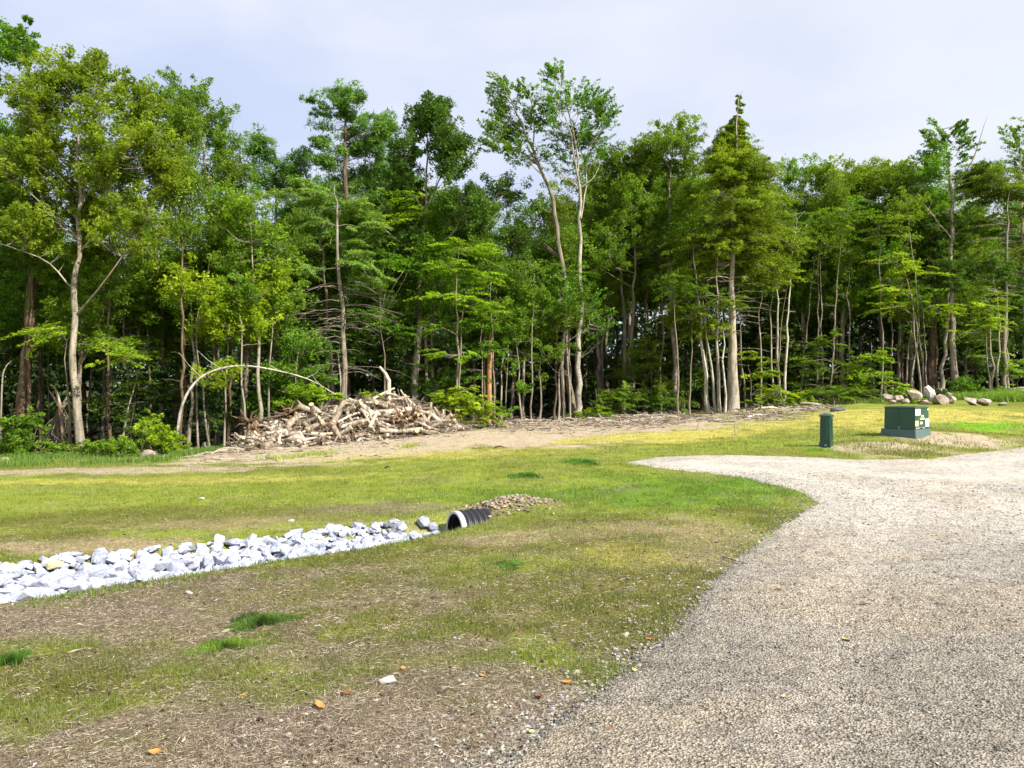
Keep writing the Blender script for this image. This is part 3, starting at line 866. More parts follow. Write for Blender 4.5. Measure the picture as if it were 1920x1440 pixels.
# straw and dead grass lying on the near turf
x, y = frustum_pts(330000, 2.7, 12, -36, 30, 1.0, rg)
_, _, s_ = ground_col(x, y)
k = (rg.random(len(x)) < s_ * (0.2 + 1.3 * vnoise(x, y, 0.2, 111))) & (gravel_d(x, y) < -0.01) & (ditch_d(x, y) > 0.0)
x, y = x[k], y[k]; r_ = np.hypot(x, y)
cs = np.array([(0.34, 0.275, 0.20), (0.52, 0.45, 0.36), (0.22, 0.17, 0.12), (0.09, 0.062, 0.042), (0.29, 0.245, 0.16)])[rg.choice(5, len(x), p=[.3, .2, .2, .16, .14])]
cs = cs * (0.75 + 0.5 * rg.random((len(x), 1)))
blades('dry_straw', x, y, 0.022 + 0.055 * rg.random(len(x)) ** 2, 0.0009 + 0.00013 * r_, 0, np.clip(cs, .02, .8), M['straw'], rg, True, 'dry straw and dead grass lying on the near turf', 'straw')
# dark clods and bits of bark
x, y = frustum_pts(2600, 2.8, 16, -34, 25, 0.9, rg)
k = (gravel_d(x, y) < -0.03) & (ditch_d(x, y) > 0.05); x, y = x[k], y[k]
sz = 0.006 + 0.014 * rg.random(len(x)) ** 2
o1 = grit('soil_crumbs', x, y, terr(x, y) + 0.004, sz, np.array((0.07, 0.042, 0.026)) * (0.5 + rg.random((len(x), 1))), rg)
tag(o1, 'dark crumbs of soil and bark scattered over the turf', 'soil', kind='stuff')

# separate tufts that stand out of the turf
def tuft(px, py, rx_px, ry_px, h, col, label, seed, n=2600):
    rg = np.random.default_rng(seed)
    cx, cy, rx, ry = patch_geo(px, py, rx_px, ry_px)
    a_ = rg.uniform(0, 6.283, n); q = rg.random(n) ** 0.6
    wv = 1 + 0.35 * np.sin(a_ * 3 + seed) + 0.2 * np.sin(a_ * 7)
    x = cx + np.cos(a_) * q * rx * wv; y = cy + np.sin(a_) * q * ry * wv
    z = terr(x, y) - 0.003
    hh = h * (0.35 + 0.75 * rg.random(n)) * (1.15 - q * 0.6)
    b_ = rg.uniform(0, 6.283, n); lean = rg.uniform(0.05, 0.7, n)
    wd = 0.0035
    p = np.stack([x, y, z], -1)
    d = np.stack([np.cos(b_) * lean * hh, np.sin(b_) * lean * hh, hh * np.sqrt(1 - lean ** 2)], -1)
    sdv = np.stack([np.cos(a_), np.sin(a_), a_ * 0], -1) * wd
    v = np.stack([p - sdv, p + sdv, p + d], 1)
    c_ = np.array(col) * (0.6 + 0.8 * rg.random((n, 1)))
    base = np.array((cx, cy, tz(cx, cy)))
    o_ = mesh_np('grass_tuft', v.reshape(-1, 3) - base, np.arange(n * 3).reshape(-1, 3), M['blade'], loc=base, colors=np.repeat(c_, 3, 0))
    return tag(o_, label, 'grass tuft', 'green tufts standing out of the thin turf')
tuft(485, 1168, 52, 15, 0.075, (0.090, 0.165, 0.025), 'larger dark green grass tuft in the brown turf, the one beside the small tan stone', 1, 3000)
tuft(420, 1212, 52, 14, 0.055, (0.15, 0.25, 0.028), 'lighter green grass tuft just in front of the larger dark green one', 2, 2400)
tuft(18, 1240, 26, 12, 0.07, (0.075, 0.17, 0.020), 'dark green grass tuft at the left border of the photo', 3, 1500)
tuft(985, 893, 28, 6, 0.10, (0.06, 0.17, 0.018), 'dark green clump of long grass in the middle lawn left of the gravel tip', 4, 1500)
tuft(1092, 868, 30, 6, 0.13, (0.07, 0.19, 0.020), 'dark green clump of long grass directly left of the gravel tip', 5, 1500)
tuft(955, 1062, 25, 9, 0.05, (0.085, 0.21, 0.02), 'small bright green tuft in the turf below the pipe', 6, 900)

# ------------------------------------------------------------------ trees of the front row, each as photographed
px_tree('broadleaf_tree', 'tall dark brown trunk at the far left with a narrow dark green top', 'tree', 26.5,
        [[(35, 812), (50, 640), (63, 450), (50, 250), (44, 60)], [(60, 480), (10, 330), (-30, 200)]], 0.20,
        [(30, 140, 45, 75), (46, 90, 26, 50), (0, 250, 80, 90), (-20, 380, 70, 90), (70, 520, 60, 40, .5)], 'broad', 'lf_green', 'bk_brown', 200, 1.0, seed=1)
px_tree('broadleaf_tree', 'pale straight trunk at the left with a broad olive green crown reaching over its neighbours', 'tree', 25,
        [[(155, 852), (140, 700), (142, 560), (149, 450), (147, 280), (155, 110)], [(151, 470), (190, 430), (255, 400), (330, 340)], [(148, 400), (170, 290), (200, 190)], [(142, 545), (90, 490), (0, 455)]], 0.12,
        [(160, 140, 50, 60), (110, 190, 70, 80), (180, 220, 110, 100), (235, 210, 55, 60), (80, 300, 85, 80), (260, 320, 100, 80), (160, 350, 110, 80), (90, 420, 90, 60), (320, 300, 50, 60, .8), (240, 430, 90, 50, .8)],
        'broad', 'lf_olive', 'bk_pale', 520, 0.95, seed=2, nprim=34, rise=1.0, size=0.86)
px_tree('sapling', 'leafy low branch spray reaching right from the pale left trunk', 'sapling', 25.3,
        [[(137, 850), (133, 760), (137, 640)], [(137, 640), (180, 650), (240, 672), (290, 685)]], 0.06, [(130, 625, 60, 22), (190, 655, 60, 22), (250, 678, 45, 14)], 'layer', 'lf_bright', 'bk_grey', 26, 0.8, seed=3, rise=0.1)
px_tree('broadleaf_tree', 'bright green round topped tree rising behind the left olive crown', 'tree', 37,
        [[(402, 770), (405, 560), (395, 380), (372, 190)], [(400, 480), (430, 340), (425, 260)]], 0.16,
        [(330, 185, 38, 40), (372, 190, 40, 40), (400, 240, 45, 50), (330, 260, 45, 50), (420, 300, 35, 50), (360, 330, 60, 60), (420, 390, 50, 50)], 'broad', 'lf_green', 'bk_grey', 230, 0.9, seed=4)
px_tree('broadleaf_tree', 'mid height olive tree filling the gap right of the pale left trunk', 'tree', 31,
        [[(300, 830), (308, 650), (300, 480), (320, 400)], [(305, 600), (250, 500), (230, 430)]], 0.10,
        [(300, 430, 110, 50), (240, 500, 90, 50), (340, 500, 80, 60), (280, 580, 90, 45)], 'layer', 'lf_mix', 'bk_grey', 150, 0.9, seed=5)
px_tree('sapling', 'clump of slim stems carrying bright yellow green leaves above the fallen arch', 'tree', 27,
        [[(352, 832), (362, 650), (350, 500)], [(420, 840), (422, 640), (440, 470)], [(372, 835), (360, 620), (380, 520)], [(395, 838), (375, 640), (400, 480)]], 0.055,
        [(360, 530, 50, 50), (430, 560, 60, 70), (470, 610, 55, 50), (390, 620, 55, 40), (500, 540, 45, 60, .7), (430, 700, 60, 30, .6)], 'broad', 'lf_bright', 'bk_pale', 120, 0.65, seed=6, size=1.0)
px_tree('broadleaf_tree', 'slender tree with a small trunk standing left of the log pile', 'tree', 27.5,
        [[(492, 795), (485, 700), (480, 560), (470, 420)]], 0.075, [(470, 420, 60, 60), (500, 480, 60, 60), (440, 380, 50, 50), (520, 560, 50, 40)], 'broad', 'lf_olive', 'bk_pale', 100, 0.85, seed=7)
px_tree('pine_tree', 'blue green pine with a rounded top left of the tallest ragged pine', 'pine', 43,
        [[(520, 765), (518, 500), (512, 262)]], 0.16, [(495, 285, 28, 28), (535, 300, 35, 35), (515, 350, 55, 50), (500, 430, 60, 50), (545, 420, 50, 60)], 'pine', 'lf_pine', 'bk_brown', 230, 0.75, seed=8, rise=0.3, size=1.5)
px_tree('pine_tree', 'tallest ragged topped pine behind the log pile', 'pine', 42,
        [[(655, 750), (655, 500), (648, 300), (645, 165)]], 0.20, [(655, 178, 26, 12), (640, 195, 40, 12), (598, 200, 20, 7), (618, 215, 30, 8), (668, 215, 34, 10), (640, 240, 38, 16), (596, 268, 30, 8), (640, 275, 44, 20), (610, 305, 40, 12), (650, 320, 55, 30), (705, 262, 32, 42), (625, 380, 70, 40), (710, 350, 50, 60)],
        'pine', 'lf_pine', 'bk_brown', 330, 0.8, seed=9, rise=0.25, size=1.6, nprim=24)
px_tree('pine_tree', 'young pine with pale straight stem, dead lower limbs and flat light green tiers', 'pine', 30.5,
        [[(649, 752), (645, 660), (640, 560), (634, 420), (630, 350)]], 0.115,
        [(600, 372, 34, 14), (650, 392, 40, 16), (585, 425, 44, 16), (680, 425, 34, 12), (620, 455, 60, 14), (670, 490, 44, 18), (570, 505, 46, 14), (690, 520, 30, 12)], 'tier', 'lf_tier', 'bk_pale', 130, 1.0, seed=10, rise=0.1, dead=[(520, 720, 60, 2.6, 0.35)], size=1.1)
px_tree('pine_tree', 'slimmer pine stem directly left of the pale dead limbed one', 'pine', 31.0,
        [[(624, 750), (618, 640), (608, 520), (600, 400)]], 0.10, [(600, 395, 30, 20), (570, 350, 30, 20), (560, 470, 40, 18)], 'tier', 'lf_tier', 'bk_grey', 44, 1.0, seed=11, rise=0.1, dead=[(540, 740, 36, 2.0, 0.3)], size=1.1)
px_tree('broadleaf_tree', 'dark domed crown on a tall pale trunk standing right of the log pile', 'tree', 33,
        [[(778, 752), (786, 600), (790, 480), (798, 380), (802, 220)], [(795, 400), (760, 330), (750, 270)], [(796, 400), (830, 330), (850, 270)], [(790, 490), (720, 430), (700, 410)], [(790, 480), (850, 440), (880, 400)]], 0.15,
        [(808, 205, 34, 24, 1.4), (806, 240, 52, 34, 1.4), (808, 275, 66, 34, 1.3), (768, 300, 32, 40), (848, 300, 34, 42), (810, 320, 50, 30, .5), (745, 360, 60, 50), (860, 390, 55, 50), (730, 430, 45, 30), (800, 450, 60, 30, .5)], 'broad', 'lf_dark', 'bk_pale', 340, 0.95, seed=12, rise=1.0, nprim=26)
px_tree('broadleaf_tree', 'thinner mossy trunk leaning against the tall one right of the log pile', 'tree', 33.4,
        [[(794, 752), (800, 640), (805, 560), (790, 420)]], 0.08, [(820, 470, 50, 30), (840, 600, 30, 50, .4), (780, 400, 50, 40)], 'layer', 'lf_bright', 'bk_grey', 50, 0.8, seed=13)
px_tree('broadleaf_tree', 'tiered light green maple with twin stems behind the yellow green bush', 'maple', 31.5,
        [[(857, 750), (858, 640), (855, 540), (860, 470)], [(862, 752), (866, 620), (870, 520)]], 0.055,
        [(870, 465, 45, 16), (840, 500, 50, 14), (885, 520, 45, 16), (850, 555, 60, 16), (900, 575, 36, 14), (850, 665, 50, 12), (820, 610, 30, 12)], 'layer', 'lf_bright', 'bk_grey', 95, 0.9, seed=14, rise=0.1)
px_tree('sapling', 'thin straight sapling left of the white forked trunk, bare below and leafy on top', 'sapling', 35,
        [[(996, 783), (998, 640), (1002, 500)]], 0.045, [(985, 520, 60, 40), (960, 610, 40, 40), (1010, 600, 25, 30, .5)], 'broad', 'lf_green', 'bk_grey', 60, 0.5, seed=15)
px_tree('broadleaf_tree', 'white forked trunk in the middle with an open feathery crown above the skyline', 'tree', 36,
        [[(1083, 787), (1086, 730), (1083, 660), (1089, 560), (1088, 400), (1080, 280), (1048, 130)], [(1089, 410), (1100, 330), (1108, 230)], [(1083, 330), (1066, 250), (1035, 180)]], 0.15,
        [(1040, 140, 24, 28), (1045, 185, 40, 30), (1075, 200, 42, 36), (1110, 200, 32, 30), (1130, 228, 26, 24), (1060, 250, 50, 34), (1105, 270, 40, 34), (1050, 300, 50, 26, .6), (1110, 600, 34, 50, .4), (1070, 560, 50, 50, .4)],
        'feather', 'lf_green', 'bk_white', 380, 0.75, seed=16, rise=1.2, nprim=40, size=0.82)
px_tree('broadleaf_tree', 'grey leaning trunk beside the white fork, its open crown sweeping left', 'tree', 36.6,
        [[(1074, 786), (1066, 700), (1062, 600), (1052, 480), (1035, 380), (1005, 300), (975, 230), (938, 150)], [(1010, 310), (960, 280), (915, 262)], [(1000, 290), (1000, 220), (985, 160)]], 0.15,
        [(938, 165, 22, 28), (945, 200, 34, 30), (985, 170, 18, 24), (930, 235, 26, 22), (965, 245, 42, 24), (935, 275, 36, 16), (985, 290, 50, 24), (1010, 220, 28, 30), (1000, 400, 50, 30, .6), (1050, 540, 40, 50, .6)],
        'feather', 'lf_green', 'bk_grey', 330, 0.75, seed=17, rise=0.9, nprim=40, size=0.82)
px_tree('broadleaf_tree', 'dark bare lower trunk standing in shade right of the white fork', 'tree', 40,
        [[(1168, 765), (1172, 640), (1166, 500), (1168, 330)]], 0.12, [(1160, 330, 60, 60), (1200, 300, 50, 40), (1150, 400, 50, 50)], 'broad', 'lf_mix', 'bk_grey', 150, 0.9, seed=18)
px_tree('broadleaf_tree', 'second dark trunk in shade, slightly kinked, left of the birches', 'tree', 38.5,
        [[(1179, 778), (1182, 660), (1190, 520), (1186, 380)]], 0.11, [(1200, 380, 50, 50), (1150, 470, 60, 40), (1230, 440, 50, 40)], 'broad', 'lf_green', 'bk_grey', 120, 0.9, seed=19)
px_tree('broadleaf_tree', 'yellow green round crown on the skyline left of the hemlock', 'tree', 39,
        [[(1266, 770), (1262, 560), (1255, 400), (1262, 260)], [(1258, 440), (1210, 360), (1195, 300)]], 0.13,
        [(1275, 255, 42, 28), (1235, 275, 40, 34), (1200, 300, 32, 30), (1290, 300, 40, 36), (1230, 340, 60, 40), (1270, 390, 60, 50), (1210, 410, 50, 40)], 'broad', 'lf_olive', 'bk_pale', 250, 0.95, seed=20)
px_tree('hemlock_tree', 'large yellow green hemlock with a stout pale trunk and a drooping pointed leader', 'hemlock', 36.3,
        [[(1372, 770), (1374, 650), (1371, 540), (1372, 400), (1378, 280), (1380, 200), (1386, 176)]], 0.26,
        [(1384, 196, 5, 20, 3), (1381, 235, 14, 24, 3.5), (1379, 262, 24, 20, 3), (1378, 285, 38, 26, 2.6), (1378, 325, 60, 40, 1.7), (1375, 310, 20, 70, 1.5), (1385, 390, 88, 48), (1378, 430, 30, 60, 1.2), (1420, 455, 76, 50, 1.2), (1340, 460, 70, 40), (1300, 510, 55, 26), (1440, 500, 46, 26), (1290, 580, 45, 26, .7), (1330, 620, 44, 20, .5)],
        'needle', 'lf_hemlock', 'bk_pale', 960, 0.8, seed=21, rise=-0.15, nprim=46, size=1.15, dead=[(500, 700, 34, 2.2, 0.25)])
for k, (st, r_, lb) in enumerate([
        ([(1330, 772), (1322, 700), (1313, 620), (1302, 520), (1298, 440)], 0.10, 'leaning white birch trunk left of the hemlock'),
        ([(1343, 772), (1334, 700), (1322, 620), (1316, 560)], 0.06, 'thin white stem between the leaning birch and the hemlock'),
        ([(1349, 770), (1346, 650), (1345, 540), (1346, 470)], 0.07, 'upright white stem just left of the hemlock trunk'),
        ([(1359, 771), (1358, 660), (1357, 570)], 0.05, 'thinnest white stem touching the hemlock trunk'),
        ([(1294, 775), (1296, 700), (1299, 600)], 0.045, 'slim pale stem left of the leaning white birch'),
        ([(1272, 776), (1268, 660), (1262, 540)], 0.045, 'mossy green stem on the left of the birch clump')]):
    e = st[-1]
    px_tree('birch_tree', lb, 'birch', 36.0 - 0.2 * k, [st], r_, [(e[0], e[1] - 10, 30, 22)], 'layer', 'lf_mix', 'bk_white' if k < 4 else 'bk_grey', 16, 0.8, seed=30 + k, group='birch clump beside the hemlock')
R4 = [
    ('broadleaf_tree', 'leafy tree with its top just right of the hemlock', 44, [[(1508, 752), (1505, 560), (1500, 330)]], 0.13, [(1500, 330, 40, 34), (1480, 380, 50, 50), (1530, 390, 50, 50), (1500, 450, 60, 45)], 'lf_green', 190),
    ('broadleaf_tree', 'rounded tree in the skyline above the green pedestal', 42, [[(1582, 752), (1575, 620), (1588, 480), (1580, 330)], [(1585, 480), (1555, 420)]], 0.12, [(1565, 335, 50, 30), (1600, 360, 50, 40), (1560, 420, 60, 50), (1610, 450, 50, 50)], 'lf_olive', 230),
    ('broadleaf_tree', 'rounded olive tree in the skyline above the green cabinet', 43, [[(1655, 745), (1650, 560), (1645, 320)]], 0.13, [(1650, 322, 42, 28), (1630, 360, 50, 40), (1690, 350, 40, 36), (1650, 420, 70, 50)], 'lf_olive', 230),
    ('broadleaf_tree', 'fuller tree immediately left of the tall twin topped tree', 41, [[(1712, 745), (1706, 560), (1700, 340)]], 0.12, [(1700, 345, 40, 30), (1700, 400, 55, 50), (1670, 460, 55, 40)], 'lf_green', 180),
]
for k, (nm, lb, Y, st, r_, bl, lf, nc) in enumerate(R4):
    px_tree(nm, lb, 'tree', Y, st, r_, bl, 'broad', lf, 'bk_grey', nc, 0.95, seed=40 + k, size=1.1)
px_tree('broadleaf_tree', 'tall pale trunk at the right with a ragged twin topped crown above the skyline', 'tree', 39,
        [[(1788, 740), (1786, 600), (1785, 450), (1786, 340), (1770, 240)], [(1786, 360), (1812, 300), (1818, 235)], [(1785, 450), (1745, 400), (1700, 355)]], 0.15,
        [(1765, 250, 24, 26), (1795, 245, 16, 24), (1752, 290, 34, 30), (1820, 275, 22, 30), (1755, 340, 36, 40), (1825, 330, 28, 34, .7), (1740, 400, 40, 40), (1800, 420, 40, 40, .5), (1795, 500, 34, 30, .4)], 'feather', 'lf_green', 'bk_pale', 240, 0.9, seed=50, rise=0.9, nprim=26, dead=[(330, 520, 16, 2.0, 0.1)])
px_tree('pine_tree', 'pine at the right with paired pale stems and brown dead lower twigs', 'pine', 38.5,
        [[(1883, 737), (1884, 600), (1886, 450), (1888, 340)], [(1891, 738), (1889, 600), (1893, 420)]], 0.10,
        [(1880, 320, 50, 24), (1860, 350, 40, 30), (1905, 370, 40, 34), (1880, 410, 50, 24, .5), (1900, 470, 44, 24, .4)], 'tier', 'lf_mix', 'bk_pale', 150, 0.9, seed=51, rise=0.1, size=1.3, dead=[(380, 560, 60, 1.8, 0.25)])
px_tree('broadleaf_tree', 'open crown at the right border rising above its neighbours', 'tree', 42,
        [[(1925, 735), (1920, 500), (1912, 250)]], 0.14, [(1910, 250, 24, 28), (1925, 300, 36, 36), (1870, 330, 28, 24), (1930, 400, 50, 60)], 'feather', 'lf_green', 'bk_grey', 170, 0.9, seed=52)
# lower tiered growth along the edge
LOW = [
    ('maple_sapling', 'bright tiered maple sprays in front of the dark wood above the boulders', 'sapling', 38, [[(1726, 745), (1718, 660), (1708, 560), (1688, 500)], [(1740, 745), (1735, 640), (1725, 520)]], .05, [(1690, 490, 40, 16), (1720, 510, 40, 12), (1670, 545, 44, 14), (1720, 570, 50, 12), (1650, 575, 36, 12), (1770, 580, 40, 12)], 'layer', 'lf_bright', 90),
    ('maple_sapling', 'tiered sapling between the two tall right hand trees', 'sapling', 37.5, [[(1855, 737), (1850, 640), (1846, 560)]], .045, [(1840, 575, 34, 14), (1860, 600, 40, 14), (1820, 620, 36, 16), (1850, 660, 30, 16)], 'layer', 'lf_bright', 60),
    ('hemlock_sapling', 'low dark hemlock sapling filling the shade left of the boulders', 'sapling', 38, [[(1560, 757), (1560, 690), (1562, 610)]], .05, [(1560, 640, 30, 20), (1540, 680, 50, 20), (1600, 690, 50, 22), (1560, 720, 80, 20)], 'layer', 'lf_mix', 120),
    ('hemlock_sapling', 'low hemlock sapling with tiered branches directly above the left boulders', 'sapling', 37.6, [[(1640, 752), (1638, 700), (1640, 640)]], .05, [(1640, 665, 30, 16), (1640, 700, 50, 16), (1660, 725, 46, 14), (1600, 730, 50, 14)], 'layer', 'lf_bright', 90),
    ('hemlock_sapling', 'dark feathery hemlock sapling between the shaded trunks and the birches', 'sapling', 37.5, [[(1225, 775), (1222, 720), (1226, 640)]], .05, [(1225, 660, 36, 22), (1200, 700, 50, 22), (1240, 730, 44, 24), (1170, 740, 40, 20)], 'needle', 'lf_mix', 110),
    ('maple_sapling', 'leafy sapling right of the hemlock trunk at its foot', 'sapling', 36.8, [[(1410, 765), (1408, 720), (1402, 680)]], .03, [(1400, 668, 22, 10), (1425, 700, 34, 10), (1440, 730, 44, 12), (1480, 740, 40, 12)], 'layer', 'lf_bright', 55),
    ('maple_sapling', 'bright tuft of maple leaves hanging right of the hemlock crown', 'sapling', 37, [[(1460, 765), (1462, 640), (1480, 520)]], .04, [(1482, 515, 24, 14), (1465, 540, 26, 12), (1455, 680, 30, 16)], 'layer', 'lf_bright', 30),
    ('maple_sapling', 'broad leaved sapling filling the space left of the white forked trunk', 'sapling', 35.6, [[(1056, 785), (1056, 690), (1060, 600)]], .035, [(1030, 600, 40, 24), (1060, 560, 40, 36), (1035, 660, 30, 22), (1000, 560, 34, 24)], 'broad', 'lf_green', 70),
    ('maple_sapling', 'tiered dark maple left of the snag', 'sapling', 32.5, [[(903, 765), (905, 680), (900, 600)]], .035, [(890, 610, 36, 16), (920, 650, 30, 14), (880, 700, 34, 14)], 'layer', 'lf_green', 60),
    ('maple_sapling', 'sapling with scattered light leaves between the snag and the thin straight sapling', 'sapling', 34, [[(945, 782), (950, 690), (958, 610)]], .03, [(955, 620, 24, 30), (975, 600, 26, 22), (950, 690, 24, 24), (975, 730, 24, 14)], 'broad', 'lf_green', 55),
    ('maple_sapling', 'mid height leafy growth behind the right end of the log pile', 'sapling', 31, [[(720, 760), (722, 680), (715, 600)]], .035, [(700, 590, 50, 20), (740, 620, 40, 16), (690, 540, 40, 18), (735, 490, 40, 22)], 'layer', 'lf_green', 70),
    ('maple_sapling', 'leafy growth behind the left end of the log pile', 'sapling', 28, [[(560, 780), (556, 720), (560, 640)]], .035, [(560, 650, 44, 30), (530, 700, 44, 26), (590, 710, 34, 22)], 'broad', 'lf_green', 85),
    ('maple_sapling', 'low tiered sapling at the foot of the slim yellow green clump', 'sapling', 29.5, [[(250, 830), (255, 760), (262, 700)]], .03, [(240, 600, 60, 30), (270, 720, 50, 14), (220, 750, 44, 14), (200, 560, 50, 30)], 'layer', 'lf_mix', 80),
    ('maple_sapling', 'shaded sapling between the two left trunks', 'sapling', 29.5, [[(95, 830), (92, 740), (98, 640)]], .03, [(95, 560, 46, 30), (95, 640, 44, 24), (70, 720, 40, 24), (100, 770, 44, 22)], 'layer', 'lf_mix', 80),
    ('maple_sapling', 'shaded leafy sapling at the left border', 'sapling', 29, [[(-5, 835), (0, 760), (5, 680)]], .03, [(0, 620, 40, 30), (10, 690, 36, 22), (-10, 500, 60, 60)], 'layer', 'lf_mix', 80),
    ('broadleaf_tree', 'mid height tree with mixed leaves behind the fallen arch', 'tree', 30, [[(450, 815), (455, 650), (450, 480)]], .07, [(430, 450, 60, 50), (380, 500, 60, 50), (500, 620, 50, 40), (460, 540, 60, 40)], 'broad', 'lf_mix', 110),
    ('broadleaf_tree', 'mid height tree behind the young dead limbed pine', 'tree', 34, [[(700, 755), (700, 600), (690, 440)]], .08, [(700, 420, 60, 50), (740, 520, 50, 40), (660, 480, 50, 40), (580, 560, 50, 30)], 'layer', 'lf_dark', 110),
    ('broadleaf_tree', 'mid height tree with deep green leaves behind the tiered maple', 'tree', 37, [[(925, 775), (930, 600), (925, 420)]], .09, [(930, 350, 60, 45), (900, 420, 60, 50), (960, 450, 60, 50), (930, 500, 60, 30)], 'broad', 'lf_dark', 170),
    ('broadleaf_tree', 'mid height tree with light leaves behind the white forked trunk', 'tree', 41, [[(1125, 770), (1130, 600), (1135, 380)]], .09, [(1135, 330, 50, 50), (1110, 430, 55, 50), (1160, 450, 60, 50), (1060, 380, 50, 40)], 'broad', 'lf_olive', 170),
    ('hemlock_tree', 'dark hemlock partly hidden by the tall pale right hand trunk', 'hemlock', 40, [[(1752, 742), (1752, 600), (1756, 420)]], .13, [(1760, 440, 50, 40), (1770, 520, 60, 36), (1810, 620, 60, 30), (1830, 680, 50, 24)], 'needle', 'lf_dark', 190),
]
for k, (nm, lb, ct, Y, st, r_, bl, sty, lf, nc) in enumerate(LOW):
    px_tree(nm, lb, ct, Y, st, r_, bl, sty, lf, 'bk_grey' if lf != 'lf_dark' else 'bk_brown', int(nc * (.62 if r_ < .06 else .85)), 0.85, seed=60 + k, rise=0.2 if sty != 'broad' else 0.5)

# slim bare stems at the edge, each where it stands
STEMS = [
    (205, 31, 845, 600, 4, 'g', 'thin dark stem between the pale left trunk and the fallen arch'),
    (240, 29, 840, 580, -4, 'g', 'slightly leaning dark stem left of the leafy green bush'),
    (280, 30, 835, 560, 2, 'g', 'straight dark pole behind the leafy green bush'),
    (228, 28, 850, 700, 36, 'p', 'bent grey sapling left of the leafy green bush'),
    (462, 26.5, 830, 600, -16, 'p', 'pale pole just right of the fallen arch'),
    (505, 28, 780, 560, 2, 'p', 'pale straight pole directly left of the log pile'),
    (536, 29, 780, 520, -34, 'g', 'slanting pole over the left end of the log pile'),
    (640, 31.5, 748, 660, -4, 'p', 'short pale stem between the paired pine stems'),
    (808, 34, 750, 620, -8, 'p', 'thin pale stem right of the mossy leaning trunk'),
    (928, 33, 765, 560, -8, 'g', 'dark curved stem touching the snag'),
    (940, 34.5, 770, 650, 8, 'p', 'thin pale stem second to the right of the snag'),
    (980, 35, 782, 640, -14, 'p', 'kinked thin stem left of the thin straight sapling'),
    (1046, 35.5, 786, 640, 18, 'p', 'thin stem slanting right towards the white forked trunk'),
    (1069, 35.7, 786, 560, -8, 'p', 'pale thin stem touching the left of the white forked trunk'),
    (1010, 36, 783, 700, 3, 'g', 'short thin stem right of the thin straight sapling'),
    (1208, 42, 760, 540, 6, 'p', 'thin spotted birch stem deep in the shade left of the hemlock'),
    (1240, 39, 775, 500, -4, 'g', 'mossy thin stem left of the birch clump'),
    (1398, 37.3, 765, 560, -12, 'g', 'thin dark stem immediately right of the hemlock trunk'),
    (1427, 38, 762, 520, 0, 'p', 'grey pole, first of the row right of the hemlock'),
    (1452, 38.6, 760, 520, -6, 'p', 'grey pole, second of the row right of the hemlock'),
    (1461, 38.2, 760, 500, 0, 'w', 'brightest pole of the row right of the hemlock'),
    (1466, 37.8, 760, 470, 26, 'w', 'pale pole leaning right behind the brightest pole'),
    (1500, 40, 757, 480, 26, 'g', 'dark pole leaning right beneath the skyline gap'),
    (1531, 39.5, 756, 470, 8, 'g', 'dark straight pole above the green pedestal'),
    (1545, 39, 755, 500, -8, 'p', 'slender pale stem curving above the green pedestal'),
    (1552, 38.6, 755, 440, 36, 'p', 'forked pale stem leaning right above the green pedestal'),
    (1586, 39.4, 752, 540, 6, 'g', 'dark pole between the pedestal and the cabinet'),
    (1651, 38.4, 748, 480, -4, 'p', 'straight grey pole rising from the left boulder'),
    (1672, 39, 747, 540, -6, 'g', 'thin dark pole behind the left boulders'),
    (1684, 39.3, 747, 600, 2, 'g', 'short thin pole behind the largest tan boulder'),
    (1697, 38.8, 747, 640, 14, 'p', 'thin pole slanting right over the tan boulder'),
    (1713, 38.5, 746, 600, 0, 'p', 'straight thin pole just left of the white boulder'),
    (1731, 38.7, 746, 440, -26, 'p', 'tall pale pole leaning left over the white boulder'),
    (1744, 40, 745, 480, 6, 'b', 'broad brown trunk behind the white boulder'),
    (1763, 39, 744, 520, 18, 'p', 'grey trunk slanting right between the boulders and the tall pale trunk'),
    (1857, 38.3, 740, 620, -6, 'p', 'short pale stump like pole left of the paired pine stems'),
    (1872, 38.2, 740, 560, -6, 'p', 'thin pole touching the left of the paired pine stems'),
    (170, 33, 835, 560, 6, 'g', 'dark pole deep in shade right of the pale left trunk'),
    (330, 33, 825, 560, -4, 'g', 'dark thick pole deep in shade behind the fallen arch'),
    (735, 36, 760, 560, 4, 'g', 'dim pole in the black gap right of the young pines'),
    (1322, 40, 768, 480, 6, 'g', 'dim pole behind the leaning white birch'),
]
for k, (px, Y, by, ty, dx, b_, lb) in enumerate(STEMS):
    rg = np.random.default_rng(200 + k)
    top = ty - 60
    mid = [(px + dx * t_ + rg.normal(0, 2.2), by + (top - by) * t_) for t_ in (0.25, 0.5, 0.75)]
    r_ = {'b': 0.17, 'w': 0.06, 'p': 0.042, 'g': 0.045}[b_] * (0.85 + 0.4 * rg.random())
    if 'trunk slanting' in lb: r_ = 0.10
    px_tree('slim_tree', lb, 'slim tree', Y, [[(px, by)] + mid + [(px + dx * 1.15, top)]], r_,
            [(px + dx * 1.1, top + 10, 34, 34), (px + dx, top + 70, 26, 26, .5)], 'layer' if k % 2 else 'broad', ['lf_mix', 'lf_green', 'lf_olive'][k % 3],
            {'b': 'bk_brown', 'w': 'bk_white', 'p': 'bk_pale', 'g': 'bk_grey'}[b_], 22, 0.8, seed=210 + k, yj=0.3, group='slim stems along the edge of the wood', nprim=5,
            dead=[(top, by - 60, 5, 0.9, 0.05)])

